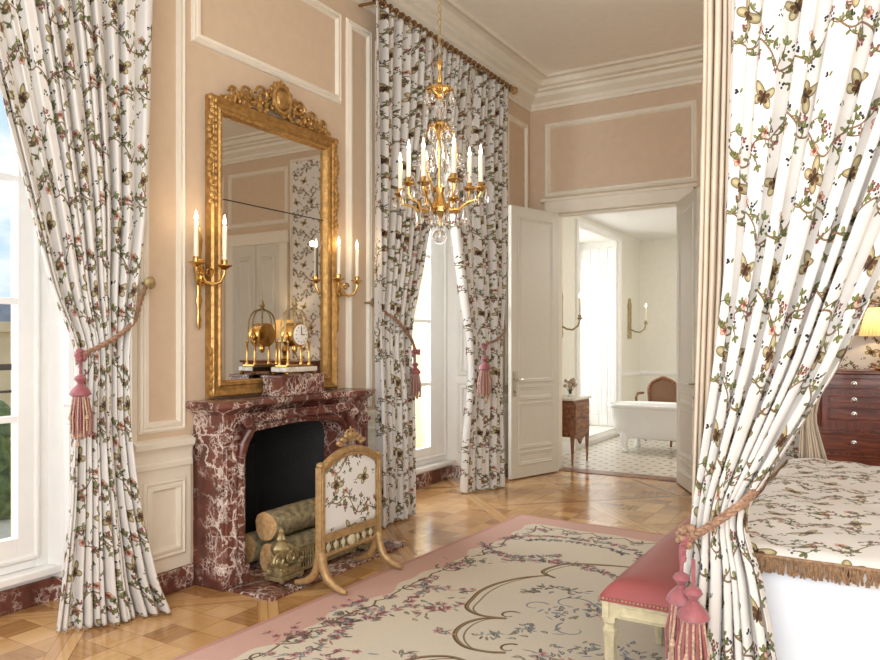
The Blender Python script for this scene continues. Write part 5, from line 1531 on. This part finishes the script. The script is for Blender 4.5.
# ------------------------------------------------------------------ chest of drawers and lamp
cs = thing('chest_of_drawers', (3.4, 7.4, 0), 'tall mahogany chest of drawers with round ring pulls beyond the bed', 'chest of drawers')
qx0, qx1, qy0, qy1 = 2.86, 3.94, 7.16, 7.62
mb = MB(); mb.box(qx0, qx1, qy0, qy1, .08, 1.13); mb.box(qx0 - .02, qx1 + .02, qy0 - .02, qy1, .04, .12)
mb.build('body', 'mahogany', cs, smooth=False, bevel=.004)
mb = MB(); mb.box(qx0 - .03, qx1 + .03, qy0 - .035, qy1, 1.13, 1.16); mb.build('top', 'mahogany_h', cs, smooth=False, bevel=.008)
for i, (z0, z1, a, b_) in enumerate(((.99, 1.11, qx0 + .03, qx1 - .03), (.73, .86, qx0 + .12, qx1 - .12), (.87, .96, qx0 + .12, qx1 - .12), (.47, .64, qx0 + .03, qx1 - .03), (.30, .45, qx0 + .03, qx1 - .03), (.13, .28, qx0 + .03, qx1 - .03))):
    yf = qy0 - .012 if i not in (1, 2) else qy0 - .006
    mb = MB(); mb.box(a, b_, yf, qy0 + .01, z0, z1); mb.rect((0, yf, 0), X, Z, -Y, a + .012, b_ - .012, z0 + .012, z1 - .012, [(0, 0), (.003, .005), (.008, .005), (.011, 0)])
    d_ = mb.build('drawer', 'mahogany_h', cs, smooth=False)
    zk = (z0 + z1) / 2
    for xk in (3.185, 3.62):
        mb = MB(); mb.lathe([(.022, 0), (.022, -.004), (.008, -.006), (.008, -.016), (.016, -.022), (.010, -.03), (.0, -.032)], (xk, yf - .001, zk), 14, 'y'); mb.build('knob', 'nickel', d_)
mb = MB()
for xx in (qx0 + .05, qx1 - .05):
    for k in range(3): mb.tube([(xx - .025 + k * .025, qy0 - .006, .68), (xx - .025 + k * .025, qy0 - .006, .97)], .009, 8)
mb.box(qx0 + .02, qx1 - .02, qy0 - .018, qy0, .655, .672); mb.box(qx0 + .02, qx1 - .02, qy0 - .018, qy0, .972, .985)
mb.build('fluted_column', 'mahogany', cs, ang=30)
for xx in (qx0 + .05, qx1 - .05):
    for yy in (qy0 + .04, qy1 - .05): mb = MB(); mb.box(xx - .035, xx + .035, yy - .035, yy + .035, 0, .06); mb.build('foot', 'mahogany', cs, smooth=False, bevel=.005)
tl = thing('table_lamp', (3.40, 7.38, 1.16), 'lit brass table lamp with pleated cream shade on the mahogany chest', 'lamp')
mb = MB(); mb.lathe([(.07, 1.161), (.075, 1.175), (.03, 1.19), (.018, 1.21), (.03, 1.25), (.045, 1.29), (.03, 1.33), (.012, 1.36), (.012, 1.46)], (3.40, 7.38, 0), 20); mb.build('base', 'brass', tl)
mb = MB(); rows_ = []
prof = [(.19, 1.45), (.175, 1.52), (.15, 1.60), (.12, 1.69)]
vs = []; n = 72
for r, z in prof:
    for k in range(n):
        a = 2 * PI * k / n; rr = r * (1 + (.02 if k % 2 else -.02)); vs.append((3.40 + rr * math.cos(a), 7.38 + rr * math.sin(a), z))
mb.add(vs, [(i * n + k, i * n + (k + 1) % n, (i + 1) * n + (k + 1) % n, (i + 1) * n + k) for i in range(3) for k in range(n)])
sm, tt, bb = new_mat('lamp_shade_silk'); nn_ = N(tt, 'ShaderNodeTexNoise', Scale=30.0); rr_ = N(tt, 'ShaderNodeValToRGB'); rr_.color_ramp.elements[0].color = rgb(240, 205, 140); rr_.color_ramp.elements[1].color = rgb(250, 228, 180)
tt.links.new(nn_.outputs['Fac'], rr_.inputs['Fac']); tt.links.new(rr_.outputs['Color'], bb.inputs['Base Color']); tr_ = N(tt, 'ShaderNodeBsdfTranslucent'); tt.links.new(rr_.outputs['Color'], tr_.inputs['Color'])
mx_ = N(tt, 'ShaderNodeMixShader'); mx_.inputs[0].default_value = .5; tt.links.new(bb.outputs[0], mx_.inputs[1]); tt.links.new(tr_.outputs[0], mx_.inputs[2]); tt.links.new(mx_.outputs[0], tt.nodes['Material Output'].inputs['Surface'])
mb.build('lamp_shade', sm, tl, ang=5)
mb = MB(); mb.ball((3.40, 7.38, 1.53), .03); mb.build('bulb', 'flame', tl)
lamp('table_lamp_glow', (3.40, 7.38, 1.58), 5, (1, .76, .45), .03)
# ------------------------------------------------------------------ chandelier
CX, CY = 1.25, 3.66
cl = thing('chandelier', (CX, CY, 1.95), 'gilt brass and crystal chandelier with electric candles hanging on a chain', 'chandelier')
mb = MB()
for k in range(30):
    z = 3.02 + k * .04
    pts = []
    for q in range(9):
        a = q * PI / 4
        if k % 2: pts.append((CX + .008 * math.cos(a), CY, z + .024 * math.sin(a)))
        else: pts.append((CX, CY + .008 * math.cos(a), z + .024 * math.sin(a)))
    mb.tube(pts, .0032, 5)
mb.build('chain', 'bronze', cl)
mb = MB(); mb.lathe([(.01, 4.15), (.03, 4.16), (.07, 4.19), (.075, 4.2)], (CX, CY, 0), 20); mb.build('ceiling_rose', 'brass', cl)
mb = MB(); mb.lathe([(.006, 3.02), (.014, 3.0), (.02, 2.985), (.010, 2.97), (.008, 2.93), (.016, 2.90), (.01, 2.88), (.02, 2.865), (.075, 2.845), (.08, 2.83), (.04, 2.815), (.02, 2.80), (.012, 2.78)], (CX, CY, 0), 24, flute=.05, fn_=12); mb.build('crown', 'brass', cl)
mb = MB(); mb.lathe([(.012, 2.785), (.022, 2.76), (.026, 2.73), (.014, 2.69), (.010, 2.66)], (CX, CY, 0), 16); mb.build('glass_stem', 'crystal', cl)
mb = MB(); mb.lathe([(.012, 2.665), (.03, 2.655), (.055, 2.64), (.058, 2.625), (.03, 2.61), (.015, 2.59), (.010, 2.56)], (CX, CY, 0), 20, flute=.06, fn_=10); mb.build('middle_ring', 'brass', cl)
mb = MB(); mb.lathe([(.010, 2.56), (.020, 2.53), (.028, 2.47), (.022, 2.42), (.010, 2.38), (.018, 2.34), (.012, 2.30)], (CX, CY, 0), 16); mb.build('glass_stem', 'crystal', cl)
mb = MB(); mb.lathe([(.010, 2.30), (.03, 2.28), (.02, 2.25), (.035, 2.20), (.055, 2.165), (.05, 2.14), (.02, 2.12), (.012, 2.10), (.006, 2.06)], (CX, CY, 0), 20, flute=.05, fn_=10); mb.build('lower_hub', 'brass', cl)
# lyre scroll cage
mb = MB()
for k in range(4):
    a = k * PI / 2 + .5; ca, sa = math.cos(a), math.sin(a)
    pts = [(CX + r * ca, CY + r * sa, z) for r, z in ((.05, 2.63), (.085, 2.58), (.10, 2.50), (.085, 2.40), (.05, 2.32), (.04, 2.26), (.06, 2.20))]; mb.tube(pts, .006, 6)
mb.build('scroll_cage', 'brass', cl)

def drop(s=1.0, z0=0):
    return [(.0015 * s, 0), (.006 * s, -.008 * s), (.0035 * s, -.014 * s), (.010 * s, -.035 * s), (.014 * s, -.055 * s), (.011 * s, -.072 * s), (.0005, -.082 * s)]
dme = None
def crystal_at(p, s=1.0, rz=0.0):
    global dme
    if dme is None:
        m_ = MB(); m_.lathe(drop(1.0), (0, 0, 0), 8, sx=1, sy=.55); o = m_.build('crystal_drop', 'crystal', cl, ang=10)
        # build() subtracts the parent's offset; recentre on the origin
        for v in o.data.vertices: v.co = v.co + cl.location
        dme = o.data
    else:
        o = bpy.data.objects.new('crystal_drop', dme); COL.objects.link(o); o.parent = cl
    o.location = Vector(p) - cl.location; o.scale = (s, s, s); o.rotation_euler = (0, 0, rz)
    return o
NA = 8
for k in range(NA):
    a = k * 2 * PI / NA + .18; ca, sa = math.cos(a), math.sin(a)
    R = .245 if k % 2 == 0 else .19; zt = 2.27 if k % 2 == 0 else 2.30
    mb = MB()
    mb.tube([(CX + r * ca, CY + r * sa, z) for r, z in ((.03, 2.17), (.07, 2.145), (.12, 2.15), (.17 * R / .245, 2.185), (.225 * R / .245, 2.20), (R, 2.235), (R, zt - .02))], [.009, .009, .008, .007, .007, .007, .007], 8)
    px, py = CX + R * ca, CY + R * sa
    mb.lathe([(.008, zt - .03), (.024, zt - .022), (.038, zt - .012), (.036, zt - .006), (.014, zt - .004), (.016, zt + .022), (.013, zt + .024)], (px, py, 0), 12, flute=.08, fn_=6)
    ar = mb.build('arm', 'brass', cl)
    mb = MB(); mb.lathe([(.0135, zt + .02), (.0135, zt + .17), (.005, zt + .175)], (px, py, 0), 10); mb.build('candle', 'candle', ar)
    mb = MB(); mb.lathe([(.004, zt + .172), (.011, zt + .188), (.008, zt + .205), (.0015, zt + .235)], (px, py, 0), 8); mb.build('bulb', 'flame', ar)
    for j in range(3):
        b_ = a + j * 2 * PI / 3; crystal_at((px + .034 * math.cos(b_), py + .034 * math.sin(b_), zt - .012), 1.15, b_)
    crystal_at((CX + .6 * R * ca, CY + .6 * R * sa, 2.165), 1.3, a)
for k in range(4): lamp('chandelier_glow', (CX + .2 * math.cos(k * PI / 2), CY + .2 * math.sin(k * PI / 2), 2.5), .9, (1, .82, .6), .03)
for k in range(8):
    a = k * PI / 4; crystal_at((CX + .076 * math.cos(a), CY + .076 * math.sin(a), 2.835), 1.15, a)
    crystal_at((CX + .056 * math.cos(a), CY + .056 * math.sin(a), 2.625), 1.0, a)
    crystal_at((CX + .05 * math.cos(a + .3), CY + .05 * math.sin(a + .3), 2.145), 1.1, a)
for k in range(8):
    a = k * PI / 4 + .2; crystal_at((CX + .10 * math.cos(a), CY + .10 * math.sin(a), 2.50), 1.5, a)
# swags of small crystal beads from the crown to the arms
for k in range(8):
    a = k * PI / 4 + .18; mb = MB(); R = .22
    for j in range(17):
        t_ = j / 16; r = .075 + (R - .075) * t_ ** 2.0; z = 2.83 - .55 * t_ ** .75 - .02 * math.sin(PI * t_); mb.ball((CX + r * math.cos(a), CY + r * math.sin(a), z), .0065, n=6, m=4)
    mb.build('bead_swag', 'crystal', cl)
mb = MB(); mb.ball((CX, CY, 2.0), .042, n=16, m=10); mb.lathe([(.004, 2.065), (.012, 2.05), (.006, 2.04)], (CX, CY, 0), 8); mb.build('crystal_ball', 'crystal', cl)
